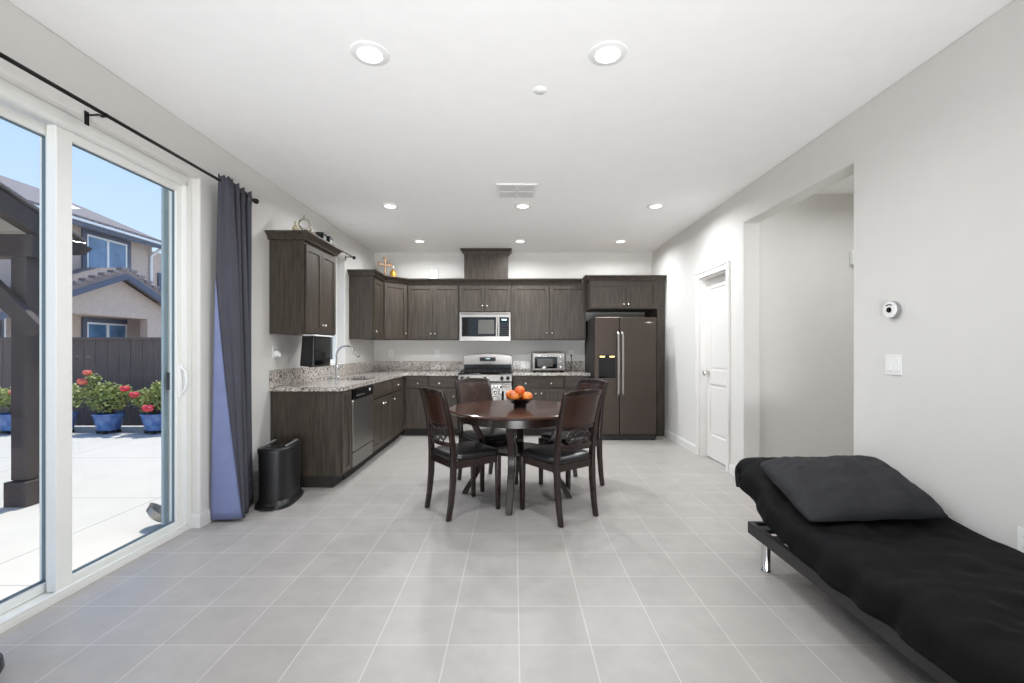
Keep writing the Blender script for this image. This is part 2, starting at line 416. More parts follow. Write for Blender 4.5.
# sliding glass door, left wall
t = thing('door_1', 'white vinyl sliding glass door to the patio', None); t['kind'] = 'structure'
fx0, fx1 = -2.42, -2.268     # frame depth
bm = B()
box(bm, fx0, fx1, DY0+.002, DY0+.045, 0, DZ-.002); box(bm, fx0, fx1, DY1-.04, DY1-.002, 0, DZ-.002)
box(bm, fx0, fx1, DY0+.045, DY1-.04, DZ-.045, DZ-.002); box(bm, fx0, fx1, DY0+.045, DY1-.04, 0.0, .032)
box(bm, fx1-.018, fx1, DY0+.045, DY1-.04, .032, .05)
box(bm, fx1-.035, fx1, DY1-.055, DY1-.04, .03, DZ-.045); box(bm, fx1-.035, fx1, DY0+.045, DY1-.04, DZ-.07, DZ-.045)
struct('frame', bm, 'vinyl', t, bev=.003)
def panel(name, x0, x1, y0, y1, z0, z1, sl, sr, label):
    bm = B()
    box(bm, x0, x1, y0, y0+sl, z0, z1); box(bm, x0, x1, y1-sr, y1, z0, z1)
    box(bm, x0, x1, y0+sl, y1-sr, z0, z0+.045); box(bm, x0, x1, y0+sl, y1-sr, z1-.05, z1)
    p = struct(name, bm, 'vinyl', t, label=label, bev=.004)
    xm = (x0+x1)/2
    bm = B()
    a0, a1, b0, b1 = y0+sl, y1-sr, z0+.045, z1-.05
    for xx in ((xm-.008, xm+.008),):
        box(bm, *xx, a0, a0+.003, b0, b1); box(bm, *xx, a1-.003, a1, b0, b1); box(bm, *xx, a0, a1, b0, b0+.008); box(bm, *xx, a0, a1, b1-.006, b1)
    struct('gasket', bm, 'gasket', p)
    bm = B(); box(bm, xm-.004, xm+.004, a0, a1, b0, b1); struct('glass_pane', bm, 'glass', p)
    return p
pr = panel('sliding_panel', -2.352, -2.302, 2.262, 3.128, .035, 2.39, .085, .055, 'sliding panel with the handle')
panel('fixed_panel', -2.412, -2.362, 1.377, 2.335, .035, 2.39, .06, .05, 'fixed panel nearer the camera')
bm = B()
box(bm, -2.302, -2.290, 3.085, 3.108, .93, 1.16)
tube(bm, [(-2.288, 3.096, .955), (-2.262, 3.096, .985), (-2.252, 3.096, 1.045), (-2.262, 3.096, 1.105), (-2.288, 3.096, 1.135)], .008, 8)
struct('handle', bm, 'white_p', pr, label='curved white pull handle', smooth=40)
bm = B(); box(bm, -2.375, -2.352, 3.075, 3.11, .98, 1.10); struct('outer_pull', bm, 'black', pr, label='dark outside pull seen through the glass')
# screen door stile outside
bm = B(); box(bm, -2.418, -2.402, 3.085, 3.127, .05, 2.38); struct('screen_stile', bm, 'stile', t)

# window over the sink
t = thing('window_1', 'white framed window over the sink', None); t['kind'] = 'structure'
bm = B(); wx0, wx1 = -2.36, -2.31
box(bm, wx0, wx1, WY0+.002, WY0+.05, WZ0+.002, DZ-.002); box(bm, wx0, wx1, WY1-.05, WY1-.002, WZ0+.002, DZ-.002)
box(bm, wx0, wx1, WY0+.05, WY1-.05, WZ0+.002, WZ0+.05); box(bm, wx0, wx1, WY0+.05, WY1-.05, DZ-.05, DZ-.002)
box(bm, wx0, wx1, 5.36, 5.40, WZ0+.05, DZ-.05)
struct('window_frame', bm, 'vinyl', t, bev=.003)
bm = B(); box(bm, -2.338, -2.332, WY0+.05, WY1-.05, WZ0+.05, DZ-.05); struct('glass_pane', bm, 'glass', t)

# ------------------------------------------------------------------ ceiling fittings
def downlight(x, y, label, watt=None, grp='recessed ceiling lights'):
    t = thing('recessed_ceiling_light', label, 'ceiling light', (x, y, H), 0, grp)
    bm = B(); lathe(bm, [(.060, -.001), (.066, -.010), (.096, -.005), (.098, -.0005)], n=32); 
    obj('trim_ring', bm, 'white_p', t, smooth=50)
    bm = B(); lathe(bm, [(.0595, -.0005), (.0595, -.005)], n=32); obj('lens', bm, 'lens', t)
    ld = bpy.data.lights.new('downlight_lamp', 'AREA'); ld.shape = 'DISK'; ld.size = .14; ld.energy = watt or (20.5 if y > 4 else 16.5 if y > 0 else 2.0)
    ld.color = (.94, .975, 1.0); ld.spread = math.radians(163)
    lo = bpy.data.objects.new('lamp_light', ld); C.objects.link(lo); lo.parent = t; lo.location = (0, 0, -.012)
    return t
for x, y, l in ((-.746, 2.33, 'round recessed light nearest the camera, left one'), (.485, 2.33, 'round recessed light nearest the camera, right one'),
                (-1.325, 4.81, 'recessed light in the middle row, left end, beyond the upper cabinet'), (.096, 4.81, 'recessed light in the middle row, just beyond the air vent'),
                (1.518, 4.81, 'recessed light in the middle row, right end'), (-1.337, 6.38, 'recessed light in the far row, above the corner cabinets'),
                (.085, 6.38, 'recessed light in the far row, beside the hood chase'), (1.51, 6.38, 'recessed light in the far row, above the fridge')):
    downlight(x, y, l)
for x, y, l in ((-1.2, -.3, 'added unseen recessed light behind the camera, left'), (1.2, -.3, 'added unseen recessed light behind the camera, right'),
                (-1.2, -1.8, 'added unseen recessed light at the rear wall, left'), (1.2, -1.8, 'added unseen recessed light at the rear wall, right'),
                (3.1, 3.5, 'recessed light in the hallway')):
    downlight(x, y, l, 11.0 if x > 3 else None, 'recessed lights outside the picture')  # the four behind the camera are added, unseen, to even the room light
bm = B(); lathe(bm, [(.038, -.0005), (.038, -.006), (.030, -.012), (.002, -.013)], n=24)
o = obj('sprinkler_cover', bm, 'white_p', None, smooth=40); o.location = (.153, 2.656, H)
tag(o, 'small white ceiling disc between the two nearest lights', 'sprinkler cover')
for i, (x, y, l) in enumerate(((-1.98, 5.5, 'small white ceiling disc near the left wall'), (.12, 6.06, 'small white ceiling disc just in front of the far centre light'))):
    bm = B(); lathe(bm, [(.045, -.0005), (.045, -.005), (.036, -.010), (.002, -.011)], n=24)
    o = obj('sprinkler_cover', bm, 'white_p', None, smooth=40); o.location = (x, y, H); tag(o, l, 'sprinkler cover')
t = thing('ceiling_vent', 'white square ceiling air vent with four louvred sections', 'vent', (.024, 4.35, H))
bm = B(); a = .19
for q in ((-a, a, -a, -a+.03), (-a, a, a-.03, a), (-a, -a+.03, -a+.03, a-.03), (a-.03, a, -a+.03, a-.03), (-.012, .012, -a+.03, a-.03), (-a+.03, a-.03, -.012, .012)):
    box(bm, *q, -.012, -.0005)
obj('frame', bm, 'white_p', t)
bm = B(); box(bm, -a+.03, a-.03, -a+.03, a-.03, -.003, -.001); obj('duct_opening', bm, 'grey_p', t)
bm = B()
for i in range(13):
    y = -a+.042+i*.0255
    box(bm, -a+.03, a-.03, y-.004, y+.004, -.010, -.003)
obj('louvre', bm, 'louvre', t)

# ------------------------------------------------------------------ wall fittings
t = thing('thermostat', 'round white thermostat with a black dot on the right wall', 'thermostat', (XR, 2.585, 1.486))
bm = B(); lathe(bm, [(.046, -.001), (.050, -.012), (.048, -.026)], axis='x', n=32); obj('base_ring', bm, 'grey_p', t, smooth=40)
bm = B(); lathe(bm, [(.047, -.026), (.046, -.031), (.002, -.033)], axis='x', n=32); fc = obj('face', bm, 'white_p', t, smooth=40)
bm = B(); lathe(bm, [(.016, -.0325), (.015, -.036), (.002, -.037)], (0, 0, -.002), axis='x', n=24); obj('sensor_dot', bm, 'blackgloss', fc, label='black round sensor')
bm = B(); tube(bm, [(-.034, .014*math.cos(a_)*1.2, .022+.007*math.sin(a_)) for a_ in [PI*k/8 for k in range(9)]], .003, 6); obj('status_mark', bm, 'blackgloss', fc)
t = thing('light_switch', 'white two gang light switch below the thermostat', 'light switch', (XR, 2.59, 1.168))
bm = B(); box(bm, -.006, -.001, -.058, .058, -.058, .058); obj('wall_plate', bm, 'white_p', t, bev=.002)
for s in (-1, 1):
    bm = B(); prism(bm, [(-.006, -.033), (-.012, -.033), (-.008, .033), (-.006, .033)], s*.024-.017, s*.024+.017, 'y')
    obj('rocker', bm, 'white_p', t)
def outlet(loc, rz, label, plug=False, grp='wall sockets'):
    t = thing('wall_outlet', label, 'socket', loc, rz, grp)
    bm = B(); box(bm, -.036, .036, -.006, -.001, -.057, .057); pl = obj('wall_plate', bm, 'white_p', t, bev=.002)
    bm = B()
    bm.free()
    for s in (-1, 1):
        bm = B()
        for k in (-.007, .007): box(bm, k-.0015, k+.0015, -.0075, -.006, s*.022-.006, s*.022+.006)
        lathe(bm, [(.0035, -.006), (.0035, -.0075)], (0, 0, s*.022-.012), axis='y', n=10)
        obj('socket_slots', bm, 'sockets', pl)
    return t
outlet((XR, 1.915, .435), -PI/2, 'white socket low on the right wall at the picture edge')
outlet((XL, 4.16, 1.235), PI/2, 'white socket on left wall under the near upper cabinet')
outlet((.905, YB, 1.18), 0, 'white socket with a plugged cord beside the toaster oven')
outlet((-1.22, YB, 1.19), 0, 'white socket on the back wall left of the range')
outlet((-1.95, YB, 1.19), 0, 'white socket on the back wall in the left corner')
bm = B(); box(bm, -.02, .02, -.045, -.008, -.025, .02); box(bm, -.012, .012, -.06, -.045, -.03, .0)
o = obj('plug_adapter', bm, 'white_p', None, bev=.004); o.location = (XL, 4.16, 1.22); o.rotation_euler = (0, 0, PI/2); tag(o, 'small white plug in the socket under the near upper cabinet', 'plug')
t = thing('door_chime', 'white box chime high on the hallway wall', 'door chime', (3.385, 4.45, 2.16))
bm = B(); box(bm, -.07, .07, -.045, -.001, -.07, .07); obj('cover', bm, 'white_p', t, bev=.006)
bm = B()
for k in range(5): box(bm, -.05, .05, -.047, -.045, -.055+k*.008, -.052+k*.008)
obj('grille', bm, 'grey_p', t)

# ------------------------------------------------------------------ cabinets
def knob(x, z, parent, y=-.02, m='nickel'):
    bm = B(); lathe(bm, [(.006, y), (.006, y-.012), (.013, y-.016), (.0145, y-.023), (.010, y-.029), (.001, y-.030)], (x, 0, z), axis='y', n=16)
    return obj('knob', bm, m, parent, smooth=50)
def shaker(x0, x1, z0, z1, parent, name='door', kn=None, st=.055, y=-.02):
    bm = B()
    box(bm, x0, x0+st, y, -.001, z0, z1); box(bm, x1-st, x1, y, -.001, z0, z1)
    box(bm, x0+st, x1-st, y, -.001, z0, z0+st); box(bm, x0+st, x1-st, y, -.001, z1-st, z1)
    box(bm, x0+st, x1-st, y+.009, -.001, z0+st, z1-st)
    d = obj(name, bm, 'wood', parent, bev=.0015)
    if kn: knob(kn[0], kn[1], d, y)
    return d
def slab(x0, x1, z0, z1, parent, name='drawer', kn=None):
    bm = B(); box(bm, x0, x1, -.02, -.001, z0, z1); box(bm, x0+.02, x1-.02, -.0225, -.02, z0+.02, z1-.02)
    d = obj(name, bm, 'wood_h', parent, bev=.002)
    if kn: knob(kn[0], kn[1], d, -.0225)
    return d
def carcass(name, label, loc, rz, w_, dep, z0, z1, cat='cabinet', group=None, toe=False):
    t = thing(name, label, cat, loc, rz, group)
    bm = B()
    if toe:
        box(bm, 0, w_, 0, dep, .105, z1)
        obj('body', bm, 'wood', t, bev=.001)
        bm = B(); box(bm, 0, w_, .07, dep, 0.001, .105); obj('toe_kick', bm, 'toe', t)
    else:
        box(bm, 0, w_, 0, dep, z0, z1+.062); obj('body', bm, 'wood', t, bev=.001)
    return t
ZB, ZT = 1.398, 2.252       # wall cabinet bottom / top
FD = 6.81                   # back wall cabinet face
FX = -1.90                  # left wall cabinet face
dw = .312
g = 'dark wall cabinets'
# near left wall cabinet
t = carcass('wall_cabinet', 'dark two door wall cabinet nearest the curtain on left wall', (FX, 4.07, 0), PI/2, .69, dw, ZB, ZT, group=g)
shaker(.012, .342, ZB+.012, 2.215, t, kn=(.315, 1.49)); shaker(.348, .678, ZB+.012, 2.215, t, kn=(.375, 1.49))
# narrow left wall cabinet past the window
t = carcass('wall_cabinet', 'narrow one door wall cabinet beyond the sink window', (FX, 6.04, 0), PI/2, .43, dw, ZB, ZT, group=g)
shaker(.03, .39, ZB+.012, 2.215, t, kn=(.06, 1.49))
# corner cabinet
t = thing('corner_wall_cabinet', 'angled corner wall cabinet with one door and a cross on top', 'cabinet', (0, 0, 0), 0, g)
P0, P1 = (FX, 6.475), (-1.61, FD)
bm = B(); prism(bm, [(XL+.002, 6.475), P0, P1, (-1.61, YB-.002), (XL+.002, YB-.002)], ZB, ZT+.062); obj('body', bm, 'wood', t, bev=.001)
an = math.atan2(P1[1]-P0[1], P1[0]-P0[0]); L = math.dist(P0, P1)
d = shaker(.03, L-.03, ZB+.012, 2.215, t, kn=(L-.06, 1.49)); d.location = (P0[0], P0[1], 0); d.rotation_euler = (0, 0, an)
# back wall
t = carcass('wall_cabinet', 'two door wall cabinet between the corner cabinet and microwave', (-1.608, FD, 0), 0, .772, dw, ZB, ZT, group=g)
shaker(.012, .383, ZB+.012, 2.215, t, kn=(.355, 1.49)); shaker(.389, .76, ZB+.012, 2.215, t, kn=(.417, 1.49))
t = carcass('wall_cabinet', 'short two door wall cabinet above the microwave', (-.834, FD, 0), 0, .786, dw, 1.812, ZT, group=g)
shaker(.012, .39, 1.827, 2.215, t, kn=(.36, 1.91)); shaker(.396, .774, 1.827, 2.215, t, kn=(.426, 1.91))
t = carcass('wall_cabinet', 'wide two door wall cabinet above the toaster oven', (-.046, FD, 0), 0, 1.132, dw, ZB, ZT, group=g)
shaker(.05, .576, ZB+.012, 2.215, t, kn=(.54, 1.50)); shaker(.584, 1.11, ZB+.012, 2.215, t, kn=(.622, 1.50))
# over the fridge with tall end panel
t = carcass('fridge_cabinet', 'dark two door cabinet above the fridge with tall side panel', (1.09, 6.50, 0), 0, 1.085, .62, 1.838, ZT, group=g)
shaker(.014, .52, 1.852, 2.215, t, kn=(.49, 1.90)); shaker(.526, .97, 1.852, 2.215, t, kn=(.556, 1.90))
bm = B(); box(bm, .978, 1.085, 0, .62, .002, 1.838); obj('end_panel', bm, 'wood', t)
# hood duct chase
t = thing('hood_chase', 'dark boxed chase rising from cabinets to the ceiling', 'duct cover', (-.428, FD+.07, 0))
bm = B(); box(bm, -.335, .335, 0, .255, 2.33, H-.012); obj('body', bm, 'wood', t, bev=.001)
def crown(path, z0, prof, name, parent=None, label=None, cat=None, closed_ends=True):
    """profile [(out, z)] swept along 2D path with mitred corners; room side is to the right of travel"""
    rings = []
    P = [Vector(p) for p in path]
    for i, p in enumerate(P):
        d0 = (P[i]-P[i-1]).normalized() if i > 0 else None; d1 = (P[i+1]-P[i]).normalized() if i < len(P)-1 else None
        n0 = Vector((d0.y, -d0.x)) if d0 else None; n1 = Vector((d1.y, -d1.x)) if d1 else None
        if n0 is None: m_ = n1
        elif n1 is None: m_ = n0
        else:
            m_ = (n0+n1); m_ = m_ / m_.dot(n0)
        rings.append([(p.x+m_.x*o_, p.y+m_.y*o_, z0+z) for o_, z in prof])
    bm = B(); loft(bm, rings)
    o = obj(name, bm, 'wood', parent)
    if label: tag(o, label, cat)
    return o
prof = [(.0, 0), (.022, 0), (.026, .012), (.038, .028), (.058, .048), (.071, .056), (.071, .070), (.0, .070)]
e_ = .001
crown([(XL+e_, 4.07-e_), (FX+e_, 4.07-e_), (FX+e_, 4.762), (XL+e_, 4.762)], ZT-.005, prof, 'crown_moulding', None, 'dark crown moulding round the near left wall cabinet', 'moulding')
crown([(XL+e_, 6.039), (FX+e_, 6.039), (FX+e_, 6.474), (-1.609, FD-e_), (1.018, FD-e_)], ZT-.005, prof, 'crown_moulding', None, 'long dark crown moulding along corner and back wall cabinets', 'moulding')
crown([(1.089, FD-.09), (1.089, 6.499), (XR-.009, 6.499)], ZT-.005, prof, 'crown_moulding', None, 'dark crown moulding above the fridge cabinet', 'moulding')
crown([(-.336, .25), (-.336, -.001), (.336, -.001), (.336, .25)], H-.062, [(max(a, 0)*.8, b*.85) for a, b in prof], 'crown_moulding', t)

# base cabinets ---- left run (face x = BX), back run (face y = BYF)
BX, BYF, CT = -1.575, 6.49, .876
gb = 'dark base cabinets'
dl = BX-(XL+.002)
t = carcass('base_cabinet', 'narrow base cabinet at the counter end beside the dishwasher', (BX, 4.09, 0), PI/2, .222, dl, 0, CT, group=gb, toe=True)
shaker(.012, .216, .12, .865, t, kn=(.185, .76), st=.045)
t = carcass('base_cabinet', 'two door sink base cabinet next to the dishwasher', (BX, 4.955, 0), PI/2, .775, dl, 0, .69, group=gb, toe=True)
bm = B(); box(bm, 0, .775, 0, .04, .692, CT); obj('apron', bm, 'wood', t)
slab(.008, .768, .705, .865, t, 'false_front'); shaker(.008, .385, .12, .69, t, kn=(.35, .62)); shaker(.391, .768, .12, .69, t, kn=(.425, .62))
t = carcass('base_cabinet', 'base cabinet with drawer between sink cabinet and corner', (BX, 5.732, 0), PI/2, .72, dl, 0, CT, group=gb, toe=True)
slab(.008, .47, .705, .865, t, 'drawer', (.24, .785)); shaker(.008, .47, .12, .69, t, kn=(.05, .62))
db = YB-BYF-.002
t = carcass('base_cabinet', 'base cabinet in the corner left of the range, farther left', (BX+.005, BYF, 0), 0, .335, db, 0, CT, group=gb, toe=True)
slab(.03, .33, .705, .865, t, 'drawer', (.185, .765)); shaker(.03, .33, .12, .69, t)
t = carcass('base_cabinet', 'base cabinet touching the left side of the range', (BX+.342, BYF, 0), 0, .425, db, 0, CT, group=gb, toe=True)
slab(.006, .419, .705, .865, t, 'drawer', (.16, .765)); shaker(.006, .419, .12, .69, t, kn=(.365, .58))
t = carcass('base_cabinet', 'base cabinet right of the range under the toaster oven', (-.018, BYF, 0), 0, .74, db, 0, CT, group=gb, toe=True)
slab(.006, .367, .705, .865, t, 'drawer', (.186, .765)); slab(.373, .734, .705, .865, t, 'drawer', (.554, .765))
shaker(.006, .367, .12, .69, t, kn=(.33, .62)); shaker(.373, .734, .12, .69, t, kn=(.41, .62))
t = carcass('base_cabinet', 'base cabinet beside the fridge', (.724, BYF, 0), 0, .362, db, 0, CT, group=gb, toe=True)
slab(.006, .356, .705, .865, t, 'drawer', (.18, .765)); shaker(.006, .356, .12, .69, t, kn=(.05, .62))

# worktops
SX0, SX1, SY0, SY1 = -2.03, -1.67, 4.99, 5.66      # sink hole
t = thing('worktop', 'speckled grey granite L shaped worktop with sink on the left', 'worktop')
bm = B(); z0, z1 = CT+.001, .914; xe = BX+.022; ye = BYF-.025
def quadslab(bm, x0, x1, y0, y1): box(bm, x0, x1, y0, y1, z0, z1)
wallx = XL+.002; wally = YB-.002
# L with hole as one watertight-looking set
quadslab(bm, wallx, xe, 4.07, SY0); quadslab(bm, wallx, SX0, SY0, SY1); quadslab(bm, SX1, xe, SY0, SY1); quadslab(bm, wallx, xe, SY1, wally); quadslab(bm, xe, -.806, ye, wally)
obj('countertop', bm, 'granite', t)
bm = B(); box(bm, wallx, wallx+.02, 4.07, wally, .9145, 1.068); box(bm, wallx+.02, -.806, wally-.02, wally, .9145, 1.068); obj('backsplash', bm, 'granite', t)
t2 = thing('worktop', 'speckled grey granite worktop between range and fridge', 'worktop')
bm = B(); box(bm, -.020, 1.10, ye, wally, z0, z1); obj('countertop', bm, 'granite', t2, bev=.003)
bm = B(); box(bm, -.020, 1.10, wally-.02, wally, .9145, 1.068); obj('backsplash', bm, 'granite', t2)
# sink
t = thing('kitchen_sink', 'steel undermount sink basin below the window', 'sink', (0, 0, 0))
bm = B(); d_ = .17; th = .004
zt = .875
box(bm, SX0-.004, SX0, SY0, SY1, zt-d_, zt); box(bm, SX1, SX1+.004, SY0, SY1, zt-d_, zt); box(bm, SX0, SX1, SY0-.004, SY0, zt-d_, zt); box(bm, SX0, SX1, SY1, SY1+.004, zt-d_, zt)
box(bm, SX0, SX1, SY0, SY1, zt-d_-.004, zt-d_)
obj('basin', bm, 'steel', t)
bm = B(); lathe(bm, [(.04, 0), (.04, .004), (.03, .006)], (-1.85, 5.33, zt-d_)); obj('drain', bm, 'chrome', t)
# faucet
t = thing('faucet', 'tall chrome gooseneck faucet behind the sink', 'faucet', (-2.095, 5.31, .914))
bm = B(); lathe(bm, [(.028, .0005), (.028, .02), (.020, .03), (.019, .16), (.012, .17)]); obj('base', bm, 'chrome', t, smooth=40)
bm = B(); pts = [(0, 0, .165), (0, 0, .27)]+[(.112-.112*math.cos(a), 0, .27+.112*math.sin(a)) for a in [PI*k/12 for k in range(1, 11)]]
tube(bm, pts, .011, 12); obj('spout', bm, 'chrome', t, smooth=True)
e0 = Vector(pts[-1]); dd = (Vector(pts[-1])-Vector(pts[-2])).normalized()
bm = B(); tube(bm, [e0, e0+dd*.03, e0+dd*.085], [.012, .016, .017], 12); sp_ = obj('spray_head', bm, 'chrome', t, smooth=40)
bm = B(); tube(bm, [e0+dd*.0855, e0+dd*.094], .014, 12); obj('nozzle', bm, 'black', sp_)
bm = B(); tube(bm, [(0, .02, .10), (.02, .05, .12), (.05, .08, .155)], [.010, .008, .006], 10); obj('lever', bm, 'chrome', t, smooth=True)
t = thing('soap_dispenser', 'small chrome soap pump beside the faucet', 'soap dispenser', (-2.1, 5.12, .914))
bm = B(); lathe(bm, [(.02, .0005), (.02, .012), (.010, .02), (.009, .055)]); obj('stem', bm, 'chrome', t, smooth=40)
bm = B(); tube(bm, [(0, 0, .055), (0, 0, .068), (.03, 0, .072), (.07, 0, .062)], [.009, .009, .007, .005], 10); obj('nozzle', bm, 'chrome', t, smooth=True)

# dishwasher
t = thing('dishwasher', 'stainless dishwasher with black control strip in left base run', 'dishwasher', (BX, 4.315, 0), PI/2)
bm = B(); box(bm, .008, .628, .004, .58, .10, .872); obj('tub', bm, 'black', t)
bm = B(); box(bm, .012, .624, -.028, .003, .265, .765); obj('door', bm, 'dsteel', t, bev=.003)
bm = B(); box(bm, .012, .624, -.030, .003, .772, .868); cp = obj('control_panel', bm, 'blackgloss', t, bev=.003)
bm = B()
for k in range(5): box(bm, .10+k*.05, .13+k*.05, -.032, -.030, .80, .806)
obj('buttons', bm, 'grey_p', cp)
bm = B(); lathe(bm, [(.014, -.030), (.014, -.036), (.004, -.037)], (.50, 0, .83), axis='y', n=16); obj('latch_light', bm, 'white_p', cp)
bm = B(); box(bm, .012, .624, -.024, .003, .115, .255); obj('kick_panel', bm, 'dsteel', t, bev=.002)
bm = B(); box(bm, .012, .624, .06, .1, .001, .10); obj('toe_kick', bm, 'toe', t)

# ------------------------------------------------------------------ range
rx0, rx1, ry = -.797, -.027, 6.42
t = thing('gas_range', 'stainless gas range with black cooktop between base cabinets', 'stove', ((rx0+rx1)/2, ry, 0))
hw = (rx1-rx0)/2-.003
bm = B(); box(bm, -hw, hw, .02, .70, .06, .895); obj('body', bm, 'fridge_side', t)
bm = B(); box(bm, -hw, hw, 0, .64, .896, .914); obj('cooktop', bm, 'blackgloss', t, bev=.004)
bm = B(); prism(bm, [(.0, .790), (.02, .790), (.02, .895), (.012, .895), (-.012, .80)], -hw, hw, 'x'); cpn = obj('control_panel', bm, 'steel', t, bev=.002)
for kx in (-.32, -.235, 0, .235, .32):
    bm = B(); lathe(bm, [(.026, -.008), (.024, -.02), (.019, -.045), (.017, -.047)], (kx*1.02, 0, .845), axis='y', n=20); k_ = obj('knob', bm, 'black', cpn, smooth=40)
bm = B(); box(bm, -hw, hw, -.02, .018, .25, .78); od = obj('oven_door', bm, 'steel', t, bev=.004)
bm = B(); box(bm, -.27, .27, -.024, -.0205, .33, .66); obj('oven_window', bm, 'blackgloss', od)
bm = B(); tube(bm, [(-.33, -.07, .735), (.33, -.07, .735)], .013, 12); box(bm, -.335, -.31, -.07, -.02, .725, .745); box(bm, .31, .335, -.07, -.02, .725, .745); obj('handle', bm, 'steel', od, smooth=40)
bm = B(); box(bm, -hw, hw, -.015, .018, .08, .24); obj('storage_drawer', bm, 'steel', t, bev=.004)
for s in (-1, 1):
    for yy in (.06, .62):
        bm = B(); lathe(bm, [(.018, .001), (.018, .06)], (s*.33, yy, 0), n=12); obj('foot', bm, 'black', t)
# backguard with arched top
bm = B(); pl_ = [(-hw, .915), (hw, .915), (hw, 1.14)]+[(hw*math.cos(a)**1.0 if False else hw-(2*hw)*k/12, 1.14+.045*math.sin(PI*k/12)**.6) for k, a in [(k, 0) for k in range(1, 12)]]+[(-hw, 1.14)]
prism(bm, pl_, .645, .70, 'y'); bgd = obj('backguard', bm, 'steel', t, bev=.004)
bm = B(); box(bm, -.37, .37, .641, .6449, .925, 1.02); obj('lower_vent', bm, 'black', bgd)
bm = B(); box(bm, -.125, .125, .640, .6448, 1.07, 1.13); dsp = obj('clock_panel', bm, 'black', bgd)
bm = B()
for k in range(4): box(bm, -.03+k*.017, -.019+k*.017, .6385, .640, 1.10, 1.118)
obj('clock_digits', bm, 'display', dsp)
for gx in (-.19, .19):
    bm = B()
    for yy in (.07, .21, .35, .49, .60): box(bm, gx-.17, gx+.17, yy-.006, yy+.006, .932, .944)
    for xx in (-.17, -.06, .06, .17): box(bm, gx+xx-.006, gx+xx+.006, .064, .606, .932, .944)
    for xx in (-.165, .165):
        for yy in (.075, .595): box(bm, gx+xx-.006, gx+xx+.006, yy-.006, yy+.006, .9145, .932)
    obj('grate', bm, 'iron', t)
    for yy in (.18, .46):
        bm = B(); lathe(bm, [(.05, .9142), (.05, .922), (.036, .924), (.036, .93), (.004, .931)], (gx, yy, 0), n=20); obj('burner', bm, 'iron', t, smooth=40)
# towel
bm = B(); rings = []
tx0, tx1 = -.365, -.175
prof_t = [(6.372, .53), (6.366, .62), (6.362, .70), (6.335+.0, .745), (6.345, .757), (6.362, .755), (6.372, .72), (6.378, .62)]
prof_t = [(6.322, .50), (6.326, .62), (6.328, .70), (6.331, .735), (6.338, .752), (6.350, .7535), (6.362, .752), (6.368, .735), (6.370, .70), (6.372, .62)]
for k in range(13):
    u = k/12; x = tx0+(tx1-tx0)*u
    rings.append([(x, y+.004*math.sin(u*14)*(1 if z < .7 else .3), z) for y, z in prof_t])
loft(bm, rings, caps=False, closed=False)
o = obj('dish_towel', bm, 'towel', None, smooth=True); md = o.modifiers.new('s', 'SOLIDIFY'); md.thickness = .004; md.offset = 0
tag(o, 'black and white floral dish towel hanging on the oven handle', 'towel')

# microwave
t = thing('microwave', 'stainless over the range microwave under the short cabinet', 'microwave', (-.435, 6.76, 1.378))
bm = B(); box(bm, -.382, .382, .0, .375, 0, .432); obj('body', bm, 'fridge_side', t)
bm = B(); box(bm, -.384, .384, -.02, -.0005, 0, .432); ff = obj('front_frame', bm, 'steel', t, bev=.003)
bm = B(); box(bm, -.345, .165, -.024, -.0205, .07, .36); dr = obj('door_glass', bm, 'blackgloss', ff)
bm = B(); box(bm, -.10, .14, -.0255, -.0242, .11, .32); obj('window_mesh', bm, 'grid_glass', dr)
bm = B(); tube(bm, [(.19, -.02, .08), (.19, -.05, .10), (.19, -.052, .34), (.19, -.02, .36)], .011, 10); obj('handle', bm, 'steel', ff, smooth=True)
bm = B(); box(bm, .215, .36, -.024, -.0205, .07, .36); kp = obj('keypad', bm, 'blackgloss', ff)
bm = B()
for i in range(4):
    for j in range(6): box(bm, .232+i*.03, .248+i*.03, -.0252, -.0242, .09+j*.032, .102+j*.032)
obj('buttons', bm, 'sockets', kp)
bm = B(); box(bm, .25, .325, -.0252, -.0242, .31, .33); obj('clock', bm, 'display', kp)
bm = B()
for k in range(3): box(bm, -.36, .36, -.0215, -.0201, .395+k*.011, .40+k*.011)
obj('vent_grille', bm, 'sockets', ff)

# toaster oven
t = thing('toaster_oven', 'silver toaster oven on the worktop right of the range', 'toaster oven', (.52, 6.72, .914))
bm = B(); box(bm, -.255, .255, .0, .33, .02, .285); obj('body', bm, 'dsteel', t, bev=.012)
bm = B(); box(bm, -.235, .235, -.012, -.0005, .035, .27); fr = obj('front_panel', bm, 'steel', t, bev=.004)
bm = B(); box(bm, -.215, .125, -.018, -.0125, .055, .228); gd = obj('glass_door', bm, 'blackgloss', fr)
bm = B(); box(bm, -.17, .06, -.0185, -.0181, .085, .20); obj('door_window', bm, 'grid_glass', gd)
bm = B(); tube(bm, [(-.19, -.045, .245), (.08, -.045, .245)], .009, 10); box(bm, -.19, -.178, -.045, -.012, .24, .25); box(bm, .068, .08, -.045, -.012, .24, .25); obj('handle', bm, 'chrome', fr, smooth=40)
for k in range(3):
    bm = B(); lathe(bm, [(.021, -.012), (.019, -.03), (.016, -.032)], (.175, 0, .075+k*.075), axis='y', n=16); obj('dial', bm, 'chrome', fr, smooth=40)
for sx in (-1, 1):
    for yy in (.04, .29):
        bm = B(); lathe(bm, [(.014, .001), (.014, .021)], (sx*.21, yy, 0), n=10); obj('foot', bm, 'rubber', t)
bm = B(); tube(bm, [(.905, 7.125, 1.157), (.905, 7.10, 1.15), (.905, 7.09, 1.0), (.90, 7.08, .925), (.84, 7.0, .921), (.79, 6.98, .95)], .004, 8)
box(bm, .89, .92, 7.10, 7.131, 1.143, 1.172)
tag(obj('power_cord', bm, 'black', None), 'black cord from the wall socket to the toaster oven', 'cord')

